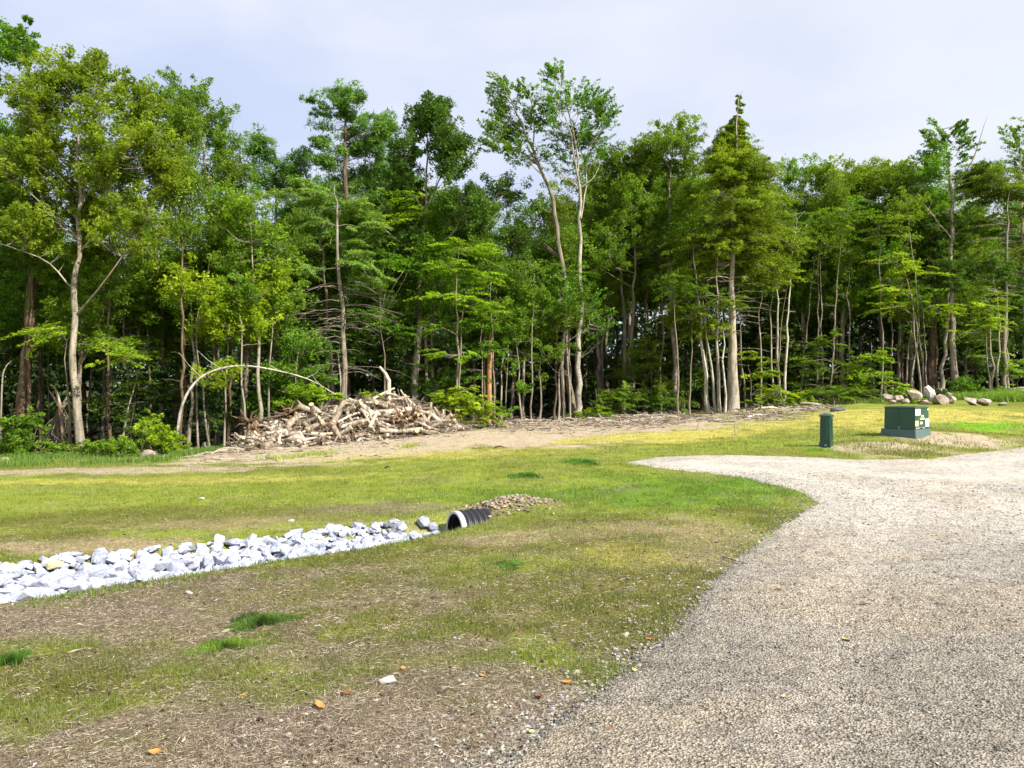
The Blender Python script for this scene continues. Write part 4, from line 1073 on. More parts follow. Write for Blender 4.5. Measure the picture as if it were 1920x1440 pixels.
# bent birch arching over and coming down behind the logs
def bent(pxs, Y0, Y1, r0, name, label, cat, bark, tw=0):
    pts = [PX(a_, b_, Y0 + (Y1 - Y0) * k_ / (len(pxs) - 1)) for k_, (a_, b_) in enumerate(pxs)]
    base = np.array((pts[0][0], pts[0][1], tz(pts[0][0], pts[0][1]))); pts[0] = base - (0, 0, 0.1)
    root = empty(name, base, label, cat)
    tb = Tubes(); p = curve_pts(pts, 26); tb.add(p, np.linspace(r0, r0 * 0.3, 26), 8)
    rg = np.random.default_rng(5)
    for _ in range(tw):
        i_ = rg.integers(8, 25); d_ = rg.normal(0, 0.5, 3); d_[2] = abs(d_[2])
        tb.add(np.stack([p[i_], p[i_] + d_ * .5, p[i_] + d_ * .9 + (0, 0, .1)]), (0.014, 0.01, 0.004), 4)
    tb.build('trunk', M[bark], root, base)
    return root
bent([(328, 815), (340, 765), (368, 715), (410, 692), (460, 686), (520, 695), (580, 712), (630, 740)], 25.3, 26.3, 0.05, 'bent_birch', 'pale birch trunk bent right over in an arch left of the log pile', 'birch', 'bk_white', 6)
bent([(0, 745), (4, 720), (10, 690), (22, 676)], 24, 24.2, 0.03, 'dead_branch', 'short curved dead stem at the left border', 'branch', 'bk_pale')
# broken snag
Y = 33.0; bx = (917 - 960) / F * Y; base = np.array((bx, Y, tz(bx, Y)))
root = empty('snag', base, 'broken orange brown tree snag with a splintered top beside the bush', 'snag')
tb = Tubes(); p = curve_pts([base - (0, 0, .1), PX(917, 720, Y), PX(919, 640, Y)], 9); tb.add(p, (0.15, 0.13, .125, .12, .12, .115, .11, .105, .09), 9)
top = PX(919, 640, Y)
for k in range(5):
    a_ = k * 1.3; o_ = np.array((math.cos(a_) * .05, math.sin(a_) * .05, -.1)); hgt = (0.45, .22, .12, .3, .18)[k]
    tb.add(np.stack([top + o_, top + o_ * .8 + (0, 0, hgt * .6), top + o_ * .7 + (0, 0, hgt)]), (0.045, 0.03, 0.004), 4)
tb.build('trunk', M['bk_snag'], root, base)

# ------------------------------------------------------------------ bushes
BUSH = [
    ('round yellow green bush behind the right end of the log pile', 870, 805, 30.2, [(880, 760, 48, 30), (840, 748, 36, 20), (915, 785, 28, 18), (870, 735, 30, 14)], 'layer', 'lf_bright', 150),
    ('bright green leafy bush at the wood edge right of the left trunks', 285, 855, 24.6, [(285, 805, 26, 34), (300, 830, 40, 24), (265, 835, 34, 20), (330, 840, 26, 16)], 'broad', 'lf_bright', 95),
    ('dense green bush at the foot of the dark left trunk', 55, 868, 24.2, [(50, 800, 34, 30), (45, 840, 50, 26), (80, 860, 50, 16)], 'broad', 'lf_green', 110),
    ('low green shrub between the two left trunks', 120, 872, 23.8, [(130, 850, 44, 18), (90, 850, 30, 20)], 'layer', 'lf_mix', 60),
    ('low green shrub right of the pale left trunk', 200, 868, 23.6, [(200, 845, 44, 18), (235, 855, 36, 12)], 'broad', 'lf_green', 60),
    ('leafy shrub above the left shoulder of the log pile', 585, 780, 27.2, [(585, 735, 50, 16), (560, 755, 40, 14)], 'broad', 'lf_bright', 60),
    ('small bright leaves sprouting at the top of the log pile', 610, 765, 26.9, [(700, 740, 24, 9), (620, 745, 40, 12)], 'layer', 'lf_bright', 26),
    ('leafy shrub in shade directly behind the fallen arch', 510, 800, 28.5, [(515, 745, 34, 30), (480, 760, 30, 20)], 'broad', 'lf_green', 70),
    ('low shrub left of the birch clump at the debris edge', 1250, 778, 36.8, [(1235, 755, 40, 14), (1275, 762, 24, 10)], 'layer', 'lf_green', 50),
    ('small low shrub at the foot of the white forked trunk', 1120, 787, 35.8, [(1110, 770, 34, 12), (1085, 778, 22, 9)], 'layer', 'lf_bright', 34),
    ('low fern like shrub right of the hemlock roots', 1430, 765, 36.8, [(1440, 752, 50, 10), (1500, 750, 40, 10)], 'layer', 'lf_bright', 50),
    ('dark leafy shrub in front of the shaded poles above the pedestal', 1560, 757, 37, [(1560, 735, 60, 16), (1620, 738, 40, 12)], 'layer', 'lf_mix', 80),
    ('green shrub behind the boulders near the tall pale trunk', 1812, 742, 37.5, [(1815, 722, 30, 14), (1790, 732, 30, 8)], 'broad', 'lf_green', 50),
    ('leafy green plant in front of the white boulder', 1725, 757, 34.6, [(1725, 752, 24, 5), (1705, 754, 16, 4)], 'layer', 'lf_green', 22),
    ('leafy shrub at the right border behind the boulders', 1905, 745, 37.2, [(1900, 690, 30, 20), (1880, 730, 40, 9)], 'layer', 'lf_bright', 46),
    ('small brush of young leaves just right of the snag', 960, 785, 33.5, [(950, 770, 30, 10)], 'layer', 'lf_green', 20),
    ('pale leafed shrub in the gap right of the white forked trunk', 1150, 785, 36.4, [(1150, 755, 40, 18), (1180, 740, 30, 16)], 'layer', 'lf_green', 60),
]
for k, (lb, px, py, Y, bl, sty, lf, nc) in enumerate(BUSH):
    x0 = (px - 960) / F * Y; z0 = tz(x0, Y)
    rg = np.random.default_rng(300 + k)
    b0 = np.array((x0, Y, z0)); stems = []
    for j in range(5):
        t_ = bl[j % len(bl)]; e = PX(t_[0] + rg.normal(0, t_[2] * .4), t_[1] - t_[3] * .3, Y); e[1] += rg.normal(0, .3)
        s0 = b0 + (rg.normal(0, .12), rg.normal(0, .12), 0)
        stems.append([s0, (s0 + e) / 2 + rg.normal(0, .05, 3), e])
    B = []
    for b_ in bl:
        c_ = PX(b_[0], b_[1], Y); B.append((c_[0], c_[1], max(c_[2], z0 + 0.12), b_[2] / F * Y, b_[3] / F * Y))
    make_tree('bush', lb, 'bush', b0, stems, 0.022, B, sty, M[lf], M['bk_grey'], int(nc * .75), 0.8, None, 310 + k, 0.4, None, 0.62, 8, 'foliage')

# ------------------------------------------------------------------ the wood behind: five kinds, copied one by one
def proto(kind, seed):
    rg = np.random.default_rng(seed)
    b0 = np.array((0, 0, 0.0))
    if kind == 'broad':
        st = [[(0, 0, 0), (.15, .1, 4), (-.1, .1, 8), (.1, 0, 13.5)], [(.0, .1, 6), (.9, .3, 8.5), (1.6, .4, 11)], [(0, .1, 5.5), (-.9, -.3, 8), (-1.5, -.2, 10)]]
        bl = [(0, 0, 12.6, 1.5, 1.4), (1.3, .3, 11, 1.5, 1.3), (-1.2, -.2, 10.6, 1.6, 1.4), (.2, 0, 9, 2.3, 1.5), (0, .4, 7.4, 2.2, 1.1)]
        return make_tree('broadleaf_tree', 'tall broadleaf tree standing deep in the wood behind the front row', 'tree', b0, st, .15, bl, 'broad', M['lf_green'], M['bk_grey'], 380, .6, 'trees deep in the wood', seed, .7, None, 1.35, 18)
    if kind == 'olive':
        st = [[(0, 0, 0), (-.2, .1, 4), (.1, .1, 9), (0, 0, 13)], [(.0, .1, 6), (1.1, -.3, 8.5), (1.7, -.4, 10.5)]]
        bl = [(0, 0, 12.2, 1.3, 1.5), (1.2, -.3, 10.6, 1.5, 1.3), (-1.1, .2, 10, 1.5, 1.6), (.2, 0, 8.2, 2.2, 1.4), (0, .4, 7.0, 2.2, 1.0)]
        return make_tree('broadleaf_tree', 'yellowish broadleaf tree standing deep in the wood behind the front row', 'tree', b0, st, .14, bl, 'broad', M['lf_olive'], M['bk_grey'], 270, .6, 'trees deep in the wood', seed, .7, None, 1.35, 18)
    if kind == 'hemlock':
        st = [[(0, 0, 0), (.05, 0, 5), (0, .05, 10), (.1, 0, 13.4)]]
        bl = [(.1, 0, 12.6, .5, 1.0, 2), (0, 0, 11, 1.1, 1.0, 1.3), (0, 0, 9, 1.7, 1.2), (0, 0, 7.2, 2.1, 1.2), (0, 0, 5.6, 2.2, .8, .7)]
        return make_tree('hemlock_tree', 'dark hemlock standing deep in the wood behind the front row', 'hemlock', b0, st, .15, bl, 'needle', M['lf_dark'], M['bk_brown'], 330, .5, 'trees deep in the wood', seed, -.1, None, 1.7, 24)
    if kind == 'pole':
        st = [[(0, 0, 0), (.15, .05, 4), (-.1, .05, 8), (.15, 0, 12.5)]]
        bl = [(.1, 0, 12, 1.1, 1.2), (0, .2, 10, 1.4, 1.2), (.1, -.2, 8.4, 1.0, .7, .6)]
        return make_tree('slim_tree', 'slim straight tree with bare lower trunk deep in the shaded wood', 'slim tree', b0, st, .085, bl, 'broad', M['lf_mix'], M['bk_brown'], 110, .6, 'slim trees deep in the wood', seed, .7, [(1.5, 7.5, 12, 1.2, .1)], 1.35, 10)
    st = [[(0, 0, 0), (.1, .05, 1.5), (0, 0, 3.4)], [(.05, 0, .3), (.4, .2, 1.8), (.7, .3, 3.0)]]
    bl = [(0, 0, 3.3, .8, .35), (.4, .2, 2.8, 1.1, .3), (-.5, 0, 2.3, 1.2, .3), (.3, -.3, 1.7, 1.3, .3), (-.2, .2, 1.1, 1.1, .3)]
    return make_tree('understory_sapling', 'tiered shade sapling growing low in the wood behind the front row', 'sapling', b0, st, .03, bl, 'layer', M['lf_dark'], M['bk_grey'], 60, .75, 'saplings in the undergrowth', seed, .1, None, 1.2, 8)
PR = {k: [proto(k, s_) for s_ in ss] for k, ss in (('broad', (401, 402)), ('olive', (403,)), ('hemlock', (404, 405)), ('pole', (406, 407)), ('low', (408, 409)))}
SKYL = [(-400, 200), (0, 330), (200, 420), (300, 400), (380, 430), (450, 370), (560, 380), (700, 330), (880, 335), (1000, 400), (1100, 330), (1200, 290), (1330, 310), (1480, 345), (1560, 345), (1700, 330), (1800, 350), (1920, 350), (2300, 330)]
sx_, sy_ = zip(*SKYL)
rg = np.random.default_rng(42)
used = set(); placed = []
def place(kind, x, y, s, sz=None):
    p = PR[kind][rg.integers(len(PR[kind]))]
    loc = (x, y, tz(x, y) - .05)
    rz = rg.uniform(0, 6.283)
    if p.name in used: copy_tree(p, loc, rz, s, sz=sz)
    else:
        used.add(p.name); p.location = loc; p.rotation_euler = (0, 0, rz); p.scale = (s, s, sz or s)
edge_of = lambda x: float(np.interp(x, [-60, -18, -11.5, -8, -4, 0, 5, 10, 14, 22, 60], [20, 22, 24.6, 26.5, 30, 34.5, 37, 38, 38.5, 38, 36]))
n_try = 0
for row, (d0, d1, step) in enumerate([(3.0, 5.5, 2.1), (6.5, 10, 2.3), (11, 15, 2.8), (17, 22, 3.4), (25, 33, 4.2)]):
    x = -30.0 - row * 3
    while x < 40 + row * 3:
        x += step * rg.uniform(.75, 1.3)
        y = edge_of(x) + rg.uniform(d0, d1)
        px = 960 + x / y * F
        if px < -500 or px > 2500: continue
        sky_y = float(np.interp(px, sx_, sy_)) + rg.normal(10, 22)
        want = (720 - sky_y) / F * y + H - tz(x, y)       # height that reaches the photographed skyline
        kind = rg.choice(['broad', 'olive', 'hemlock', 'pole'], p=[.36, .2, .26, .18])
        hgt = {'broad': 14.0, 'olive': 13.6, 'hemlock': 13.6, 'pole': 13.2}[kind]
        s = want / hgt * (0.96 if row < 2 else 1.0) * rg.uniform(.86, 1.0)
        place(kind, x, y, np.clip(s, .6, 1.9) * (1 if kind != 'pole' else .95), np.clip(s, .5, 2.0))
for k in range(36):
    x = rg.uniform(-24, 36); y = edge_of(x) + 3.0 + 13 * rg.random() ** 1.5
    if abs(960 + x / y * F - 960) > 1250: continue
    place('low', x, y, rg.uniform(.6, 1.5))
for k in range(34):
    x = rg.uniform(-20, 32); y = edge_of(x) + 1.5 + 16 * rg.random()
    if abs(960 + x / y * F - 960) > 1150: continue
    place('pole', x, y, rg.uniform(.55, .8), rg.uniform(.75, .95))

# shaded understorey behind the front stems that nobody could count
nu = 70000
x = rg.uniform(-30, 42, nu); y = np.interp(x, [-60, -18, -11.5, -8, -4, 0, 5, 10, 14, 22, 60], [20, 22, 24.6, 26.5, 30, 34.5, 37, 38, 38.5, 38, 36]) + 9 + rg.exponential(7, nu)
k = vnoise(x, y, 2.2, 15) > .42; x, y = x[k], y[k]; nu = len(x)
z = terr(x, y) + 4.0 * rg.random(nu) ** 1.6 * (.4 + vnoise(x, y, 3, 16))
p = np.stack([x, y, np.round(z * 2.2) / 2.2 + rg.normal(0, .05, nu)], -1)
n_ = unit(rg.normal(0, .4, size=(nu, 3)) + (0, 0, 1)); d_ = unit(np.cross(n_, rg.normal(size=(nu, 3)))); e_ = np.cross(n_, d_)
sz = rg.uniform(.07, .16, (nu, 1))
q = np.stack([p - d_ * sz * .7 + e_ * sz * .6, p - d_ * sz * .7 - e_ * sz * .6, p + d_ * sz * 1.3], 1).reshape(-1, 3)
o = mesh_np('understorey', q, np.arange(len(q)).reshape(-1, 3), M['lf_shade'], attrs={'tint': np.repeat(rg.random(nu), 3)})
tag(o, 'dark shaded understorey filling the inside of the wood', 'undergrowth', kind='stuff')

# far-off wood that reads as one mass
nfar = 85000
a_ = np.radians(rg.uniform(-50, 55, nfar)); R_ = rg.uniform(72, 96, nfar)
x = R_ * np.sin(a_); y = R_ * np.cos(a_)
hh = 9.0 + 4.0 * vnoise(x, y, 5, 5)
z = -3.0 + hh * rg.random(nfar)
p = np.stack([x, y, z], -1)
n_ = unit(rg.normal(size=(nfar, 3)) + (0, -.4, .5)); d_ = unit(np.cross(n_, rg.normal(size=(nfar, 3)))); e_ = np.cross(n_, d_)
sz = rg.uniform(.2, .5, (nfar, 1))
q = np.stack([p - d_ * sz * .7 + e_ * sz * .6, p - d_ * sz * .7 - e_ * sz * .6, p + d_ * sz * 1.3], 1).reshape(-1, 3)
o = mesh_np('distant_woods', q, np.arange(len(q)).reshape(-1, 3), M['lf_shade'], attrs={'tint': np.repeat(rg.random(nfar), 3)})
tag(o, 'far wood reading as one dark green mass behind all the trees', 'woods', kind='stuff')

# ------------------------------------------------------------------ rocks
def hull_mesh(name, seed, mat, n=18, fl=(1, .8, .62), rough=0.12, sub=0):
    rg = np.random.default_rng(seed)
    p = unit(rg.normal(size=(n, 3))) * (1 - rough + rough * 2 * rg.random((n, 1))) * np.array(fl)
    bm = bmesh.new()
    for q in p: bm.verts.new(q)
    r = bmesh.ops.convex_hull(bm, input=bm.verts)
    dead_ = [v for v in bm.verts if not v.link_faces]
    bmesh.ops.delete(bm, geom=dead_, context='VERTS')
    if sub:
        bmesh.ops.bevel(bm, geom=list(bm.edges), offset=0.09, segments=1, affect='EDGES', clamp_overlap=True)
        bmesh.ops.triangulate(bm, faces=bm.faces)
        bmesh.ops.subdivide_edges(bm, edges=list(bm.edges), cuts=1, use_grid_fill=True)
        for v in bm.verts:
            k = 1 + 0.10 * (vnoise(v.co.x * 1.0 + v.co.z, v.co.y + v.co.z * .6, .45, seed) - .5)
            v.co *= float(k)
    me = bpy.data.meshes.new(name); bm.to_mesh(me); bm.free()
    me.materials.append(mat)
    me.polygons.foreach_set('use_smooth', [bool(sub)] * len(me.polygons))
    return me
RIP = [hull_mesh('riprap_stone', 500 + k, M['riprap'], 20, [(1, .78, .5), (1, .85, .6), (1, .62, .42), (1, .8, .65)][k % 4], .14) for k in range(14)]
RIPT = hull_mesh('riprap_stone', 530, M['riprap_tan'], 18)
def rock_obj(me, name, loc, size, rg, label, cat, group=None, rot=None, sc_=None):
    o_ = bpy.data.objects.new(name, me); C.objects.link(o_)
    o_.location = loc; o_.rotation_euler = rot if rot is not None else (rg.normal(0, .45), rg.normal(0, .45), rg.uniform(0, 6.283))
    o_.scale = sc_ if sc_ is not None else (size * rg.uniform(.85, 1.15), size * rg.uniform(.85, 1.15), size * rg.uniform(.8, 1.1))
    return tag(o_, label, cat, group)
rg = np.random.default_rng(77)
seg = np.hypot(*np.diff(DITCH[:, :2], axis=0).T); cum = np.concatenate([[0], np.cumsum(seg)])
def ditch_at(u):
    k = min(np.searchsorted(cum, u, side='right') - 1, len(seg) - 1); t_ = (u - cum[k]) / seg[k]
    a_, b_ = DITCH[k], DITCH[k + 1]; p = a_ + (b_ - a_) * t_; d = (b_ - a_)[:2] / seg[k]
    return p, np.array((-d[1], d[0]))
def z_fill(x, y, dv): return tz(x, y)
cells = []; occ = {}
def free(x, y, size, k_):
    gx_, gy_ = int(x // .3), int(y // .3)
    for i_ in (-1, 0, 1):
        for j_ in (-1, 0, 1):
            for c_ in occ.get((gx_ + i_, gy_ + j_), ()):
                if (x - c_[0]) ** 2 + (y - c_[1]) ** 2 < (k_ * (size + c_[2])) ** 2: return False
    return True
for k in range(16000):
    u = rg.uniform(4.6, cum[-1] - 0.62); p, nn = ditch_at(u)
    s_ = rg.uniform(-1, 1) * (p[2] + 0.03)
    xy = p[:2] + nn * s_
    px = 960 + xy[0] / xy[1] * F
    if px < -60: continue
    size = (rg.uniform(0.075, 0.135) if k < 5000 else rg.uniform(.05, .085)) * (0.82 if px > 480 else 1.0)
    if free(xy[0], xy[1], size, .62):
        c_ = (xy[0], xy[1], size, px); cells.append(c_); occ.setdefault((int(xy[0] // .3), int(xy[1] // .3)), []).append(c_)
cells.sort(key=lambda c_: -c_[2] / c_[1])
print('ditch stones', len(cells))
for k, (x, y, size, px) in enumerate(cells[:293]):
    edge_ = float(sstep(-.30, 0.0, ditch_d(np.array([x]), np.array([y])))[0]); z = tz(x, y) + size * 0.22 + 0.07 + rg.uniform(-.02, .03) - edge_ * (.05 + size * .25)
    me = RIP[rg.integers(len(RIP))]
    rock_obj(me, 'riprap_stone', (x, y, z), size, rg, 'angular whitish marble stone lying in the stone lined ditch', 'stone', 'stones lining the ditch')
# smaller stones wedged beneath and between them
fx = []; 
for k in range(3200):
    u = rg.uniform(3.6, cum[-1] - .60); p, nn = ditch_at(u); s_ = rg.uniform(-1.02, 1.02) * p[2]
    fx.append((*(p[:2] + nn * s_), rg.uniform(.04, .10)))
fx = np.array([f_ for f_ in fx] + [(c_[0], c_[1], c_[2]) for c_ in cells[293:]])
hm = hull_mesh('tmp', 900, M['riprap'], 10); hv = np.array([v.co[:] for v in hm.vertices]); hf = np.array([p.vertices[:] for p in hm.polygons])
R3 = rotm(len(fx), rg)
vv = np.einsum('nij,kj->nki', R3, hv) * fx[:, 2, None, None]
vv[:, :, 0] += fx[:, 0, None]; vv[:, :, 1] += fx[:, 1, None]; vv[:, :, 2] += (terr(fx[:, 0], fx[:, 1]) + .045)[:, None]
o = mesh_np('small_ditch_stones', vv.reshape(-1, 3), (hf[None] + np.arange(len(fx))[:, None, None] * len(hv)).reshape(-1, 3), M['riprap'])
tag(o, 'small white stones wedged between the larger stones of the ditch', 'stones', kind='stuff')
bpy.data.meshes.remove(hm)
for (px, py, sz_, me, lb) in [(402 - 300 + 0, 1062, .10, RIPT, 'yellowish tan stone among the white ditch stones'),
                              (795, 979, .11, RIP[1], 'large pointed white stone at the ditch end near the pipe'),
                              (812, 987, .09, RIP[3], 'white block stone touching the pipe mouth'),
                              (752, 987, .10, RIP[5], 'large white stone second from the pipe mouth'),
                              (555, 1001, .10, RIP[6], 'tall white stone standing proud on the far edge of the ditch')]:
    h_ = hit(px, py + 12)
    rock_obj(me, 'ditch_stone', (h_[0], h_[1], tz(h_[0], h_[1]) + sz_ * .5 + .02), sz_, rg, lb, 'stone', 'stones lining the ditch')

# ------------------------------------------------------------------ culvert pipe
M['plastic_black'] = simple('black_plastic', (0.018, 0.017, 0.022), 0.42, 0.5)
M['plastic_in'] = simple('pipe_inside', (0.012, 0.012, 0.014), 0.6, 0.3)
M['collar'] = simple('collar_grey', (0.46, 0.46, 0.50), 0.45, 0.4, 6, 0.08)
root = empty('culvert_pipe', tuple(PIPE_C), 'black ribbed plastic culvert pipe with a pale collar opening onto the white stones', 'pipe')
ax = PIPE_AX; uu = unit(np.cross(ax, (0, 0, 1.0))); ww = np.cross(uu, ax)
def revolve(name, prof, mat, k=40):
    a_ = np.arange(k) / k * 2 * np.pi
    prof = np.array(prof, float)
    v = prof[:, None, 0:1] * ax + prof[:, None, 1:2] * (np.cos(a_)[None, :, None] * uu + np.sin(a_)[None, :, None] * ww)
    m_ = len(prof); i = np.arange(m_ - 1)[:, None] * k; j = np.arange(k)[None, :]; j2 = (j + 1) % k
    return mesh_np(name, v.reshape(-1, 3), np.stack([i + j, i + j2, i + k + j2, i + k + j], -1).reshape(-1, 4), mat, root, smooth=True)
pr = []
for k in range(0, 14):
    q = 0.06 + k * 0.082
    pr += [(q, PIPE_R - .030), (q + .016, PIPE_R - .028), (q + .026, PIPE_R + .006), (q + .058, PIPE_R + .006), (q + .068, PIPE_R - .028)]
revolve('ribbed_wall', pr, M['plastic_black'])
revolve('collar', [(0.06, PIPE_R - .035), (0.055, PIPE_R), (0.0, PIPE_R + .004), (-0.012, PIPE_R - .004), (-0.012, PIPE_R - .028), (0.0, PIPE_R - .034)], M['collar'])
revolve('liner', [(-0.004, PIPE_R - .034), (0.3, PIPE_R - .036), (1.25, PIPE_R - .036), (1.25, 0.001)], M['plastic_in'])

# ------------------------------------------------------------------ logs
def log_obj(p0, p1, r0, r1, label, name='log', mat='log', bend=0.06, rg=rng, group=None, cutm='cut', stubs=0, k=8):
    p0 = np.asarray(p0, float); p1 = np.asarray(p1, float); mid = (p0 + p1) / 2; ln = np.linalg.norm(p1 - p0)
    n_ = 6
    pts = curve_pts([p0, mid + rg.normal(0, bend * ln, 3), p1], n_)
    rad = np.linspace(r0, r1, n_) * (1 + rg.normal(0, .06, n_))
    tb = Tubes(); tb.add(pts - mid, rad, k, cap=(mat == 'x'))
    for _ in range(stubs):
        i_ = rg.integers(1, n_ - 1); d_ = unit(rg.normal(size=3)); tb.add(np.stack([pts[i_] - mid, pts[i_] - mid + d_ * r0 * 1.9, pts[i_] - mid + d_ * r0 * 3.4]), (r0 * .45, r0 * .32, r0 * .1), 5)
    o_ = tb.build(name, M[mat]); o_.location = mid
    tag(o_, label, name.replace('_', ' '), group)
    tg = unit(np.gradient(pts, axis=0))
    for e, sgn in ((0, -1), (n_ - 1, 1)):
        d = tg[e] * sgn; u = unit(np.cross(d, (0, .3, 1.0))); v = np.cross(d, u); a_ = np.arange(10) / 10 * 6.283
        ring = (pts[e] - mid) + d * 0.004 + rad[e] * 0.96 * (np.cos(a_)[:, None] * u + np.sin(a_)[:, None] * v) * (1 + rg.normal(0, .03, (10, 1)))
        vv_ = np.concatenate([ring, [(pts[e] - mid) + d * 0.010]])
        mesh_np('cut_end', vv_, np.array([(i_, (i_ + 1) % 10, 10) for i_ in range(10)]), M[cutm], o_)
    return o_
PB = lambda px: np.interp(px, [400, 440, 520, 600, 700, 780, 870, 930], [862, 855, 845, 838, 826, 818, 808, 803])    # foot of the heap
PTOP = lambda px: np.interp(px, [400, 440, 480, 540, 600, 650, 700, 750, 800, 850, 880, 930], [858, 838, 806, 782, 768, 752, 742, 746, 762, 784, 798, 800])
PY = lambda px: np.interp(px, [400, 500, 600, 700, 800, 900], [23.6, 24.4, 25.2, 26.3, 27.8, 29.6])
def heap(px, f):
    """point on the front of the heap, f = 0 at its foot, 1 at its top"""
    b_ = PB(px); t_ = PTOP(px); Y = PY(px) + f * 1.35
    p = PX(px, b_ + (t_ - b_) * f, Y)
    return p
def HP(px, py):
    f = (PB(px) - py) / max(4, PB(px) - PTOP(px)); return PX(px, py, PY(px) + np.clip(f, 0, 1.05) * 1.35 - 0.10)
# soil core of the heap
us = np.linspace(405, 925, 60); fs = np.linspace(0, 1, 14)
front = np.array([[heap(u, f * .93) + (0, .22, -.05) for f in fs] for u in us])
front[:, 0, 2] -= .3
back = front[:, -1:, :] + np.array((0, 1.0, -.1)); back2 = back + np.array((0, 1.6, -2.4))
hp = np.concatenate([front, back, back2], 1)
hp[..., 1] += (fbm(hp[..., 0], hp[..., 2], .5, 7, 3) - .5) * .5; hp[..., 2] += (fbm(hp[..., 0], hp[..., 1], .4, 9, 3) - .5) * .22
na, nr = hp.shape[:2]; i = np.arange(na - 1)[:, None] * nr; j = np.arange(nr - 1)[None, :]
o = mesh_np('soil_heap', hp.reshape(-1, 3), np.stack([i + j, i + nr + j, i + nr + j + 1, i + j + 1], -1).reshape(-1, 4), simple('heap_soil', (0.13, 0.085, 0.055), .95, .1, 5, .5, .05), smooth=True)
tag(o, 'brown soil core beneath the heap of logs and roots', 'soil heap', kind='structure')
KEY = [  # px0,py0, px1,py1, r0, r1, mat, name, label
    (713, 690, 726, 722, .050, .055, None, None, None),
    (691, 776, 772, 768, .125, .115, 'logpale', 'log', 'long pale straight log lying level across the top of the pile'),
    (560, 760, 592, 772, .11, .09, 'log', 'log', 'short brown log jutting out on the left shoulder of the pile'),
    (588, 764, 612, 782, .09, .07, 'logpale', 'log', 'pale split log beside the short brown one on the left shoulder'),
    (622, 800, 646, 752, .14, .10, 'log', 'log', 'thick log standing on end in the middle left of the pile'),
    (668, 752, 702, 778, .11, .09, 'logpale', 'log', 'pale forked log sloping down left of the long level log'),
    (700, 748, 740, 728, .05, .035, 'logpale', 'log', 'thin pale log slanting up to the upright branch'),
    (758, 740, 786, 768, .055, .05, 'logpale', 'log', 'thin pale pole sticking up right of the upright branch'),
    (712, 806, 792, 804, .09, .075, 'logpale', 'log', 'pale log lying flat at the foot of the pile on the right'),
    (640, 800, 692, 786, .085, .07, 'logpale', 'log', 'light log lying at mid height below the long level log'),
    (585, 812, 625, 812, .06, .05, 'logpale', 'log', 'thin pale log lying flat right of the tan boulder'),
    (575, 806, 606, 792, .095, .08, 'log', 'log', 'short thick log propped over the tan boulder'),
    (498, 840, 522, 812, .13, .10, 'log', 'log', 'thick log with its cut end facing forward left of the tan boulder'),
    (524, 836, 530, 806, .07, .06, 'logpale', 'log', 'short upright pale log just left of the tan boulder'),
    (443, 812, 462, 830, .045, .05, 'log', 'log', 'thin grey stick log pointing up at the far left of the pile'),
    (694, 802, 706, 778, .07, .06, 'logpale', 'log', 'short pale log leaning under the left end of the long level log'),
    (590, 790, 640, 774, .11, .09, 'log', 'log', 'brown log lying across the left middle of the pile'),
    (786, 762, 800, 788, .085, .07, 'log', 'log', 'log sloping down just right of the long level log'),
    (800, 772, 838, 800, .10, .08, 'logpale', 'log', 'pale log sloping down the right flank of the pile'),
    (850, 786, 862, 804, .12, .10, 'logpale', 'log', 'pale chunk at the right end of the pile'),
    (540, 800, 566, 778, .12, .10, 'log', 'log', 'brown log behind the tan boulder'),
    (830, 780, 862, 792, .07, .05, 'log', 'log', 'small log at the upper right flank of the pile'),
    (455, 838, 500, 824, .06, .05, 'log', 'log', 'low brown log stretched along the left foot of the pile'),
]
for (x0, y0, x1, y1, r0, r1, mt, nm, lb) in KEY[1:]:
    a_ = HP(x0, y0); b_ = HP(x1, y1); a_[1] -= .12; b_[1] -= .12
    log_obj(a_, b_, r0, r1, lb, nm, mt, 0.018, rng, 'logs of the cleared wood pile', stubs=1 if r0 > .1 else 0, k=10)
# upright bent branch
a_ = HP(729, 748); b_ = PX(729, 713, a_[1]); c_ = PX(712, 688, a_[1] + .2)
tb = Tubes(); q = np.stack([a_ - (0, 0, .2), (a_ + b_) / 2, b_, b_ * .6 + c_ * .4 + (.02, 0, .04), c_]); tb.add(q - a_, (.085, .08, .072, .06, .045), 9)
o = tb.build('bent_branch', M['logpale']); o.location = a_; tag(o, 'pale bent branch standing upright on top of the log pile', 'branch')
# stumps with torn roots
def stump(px, py, r, label, seed, dirx=0.5, mat='stump'):
    rg = np.random.default_rng(seed); p = HP(px, py); p[1] -= .05
    root = empty('stump', tuple(p), label, 'stump', 'torn stumps in the wood pile')
    ax_ = unit(np.array((dirx, -.5, .35)) + rg.normal(0, .15, 3))
    tb = Tubes(); tb.add(np.stack([-ax_ * r * 1.3, 0 * ax_, ax_ * r * .9]), (r * .55, r * .7, r * .95), 9); tb.build('trunk', M[mat], root)
    tb = Tubes()
    for k in range(16):
        d = unit(ax_ * .4 + rg.normal(0, .8, 3)); s0 = ax_ * r * .8 + d * r * .4; l_ = r * rg.uniform(1.1, 2.3)
        tb.add(np.stack([s0, s0 + d * l_ * .5 + rg.normal(0, .05, 3), s0 + d * l_ + rg.normal(0, .1, 3)]), (r * .20, r * .10, r * .03), 5)
    tb.build('roots', M[mat], root)
    return root
stump(478, 800, .26, 'rusty brown root plate at the left of the pile', 1, -.4)
stump(548, 780, .24, 'dark brown hollow stump on the upper left of the pile', 2, -.2)
stump(748, 790, .30, 'orange brown root mass under the long level log', 3, .2)
stump(770, 786, .22, 'smaller torn root mass right of the orange brown one', 4, .5)
stump(845, 786, .20, 'torn dark stump at the right end of the pile', 5, .6)
stump(600, 826, .16, 'small torn stump at the foot right of the tan boulder', 6, .3, 'log')
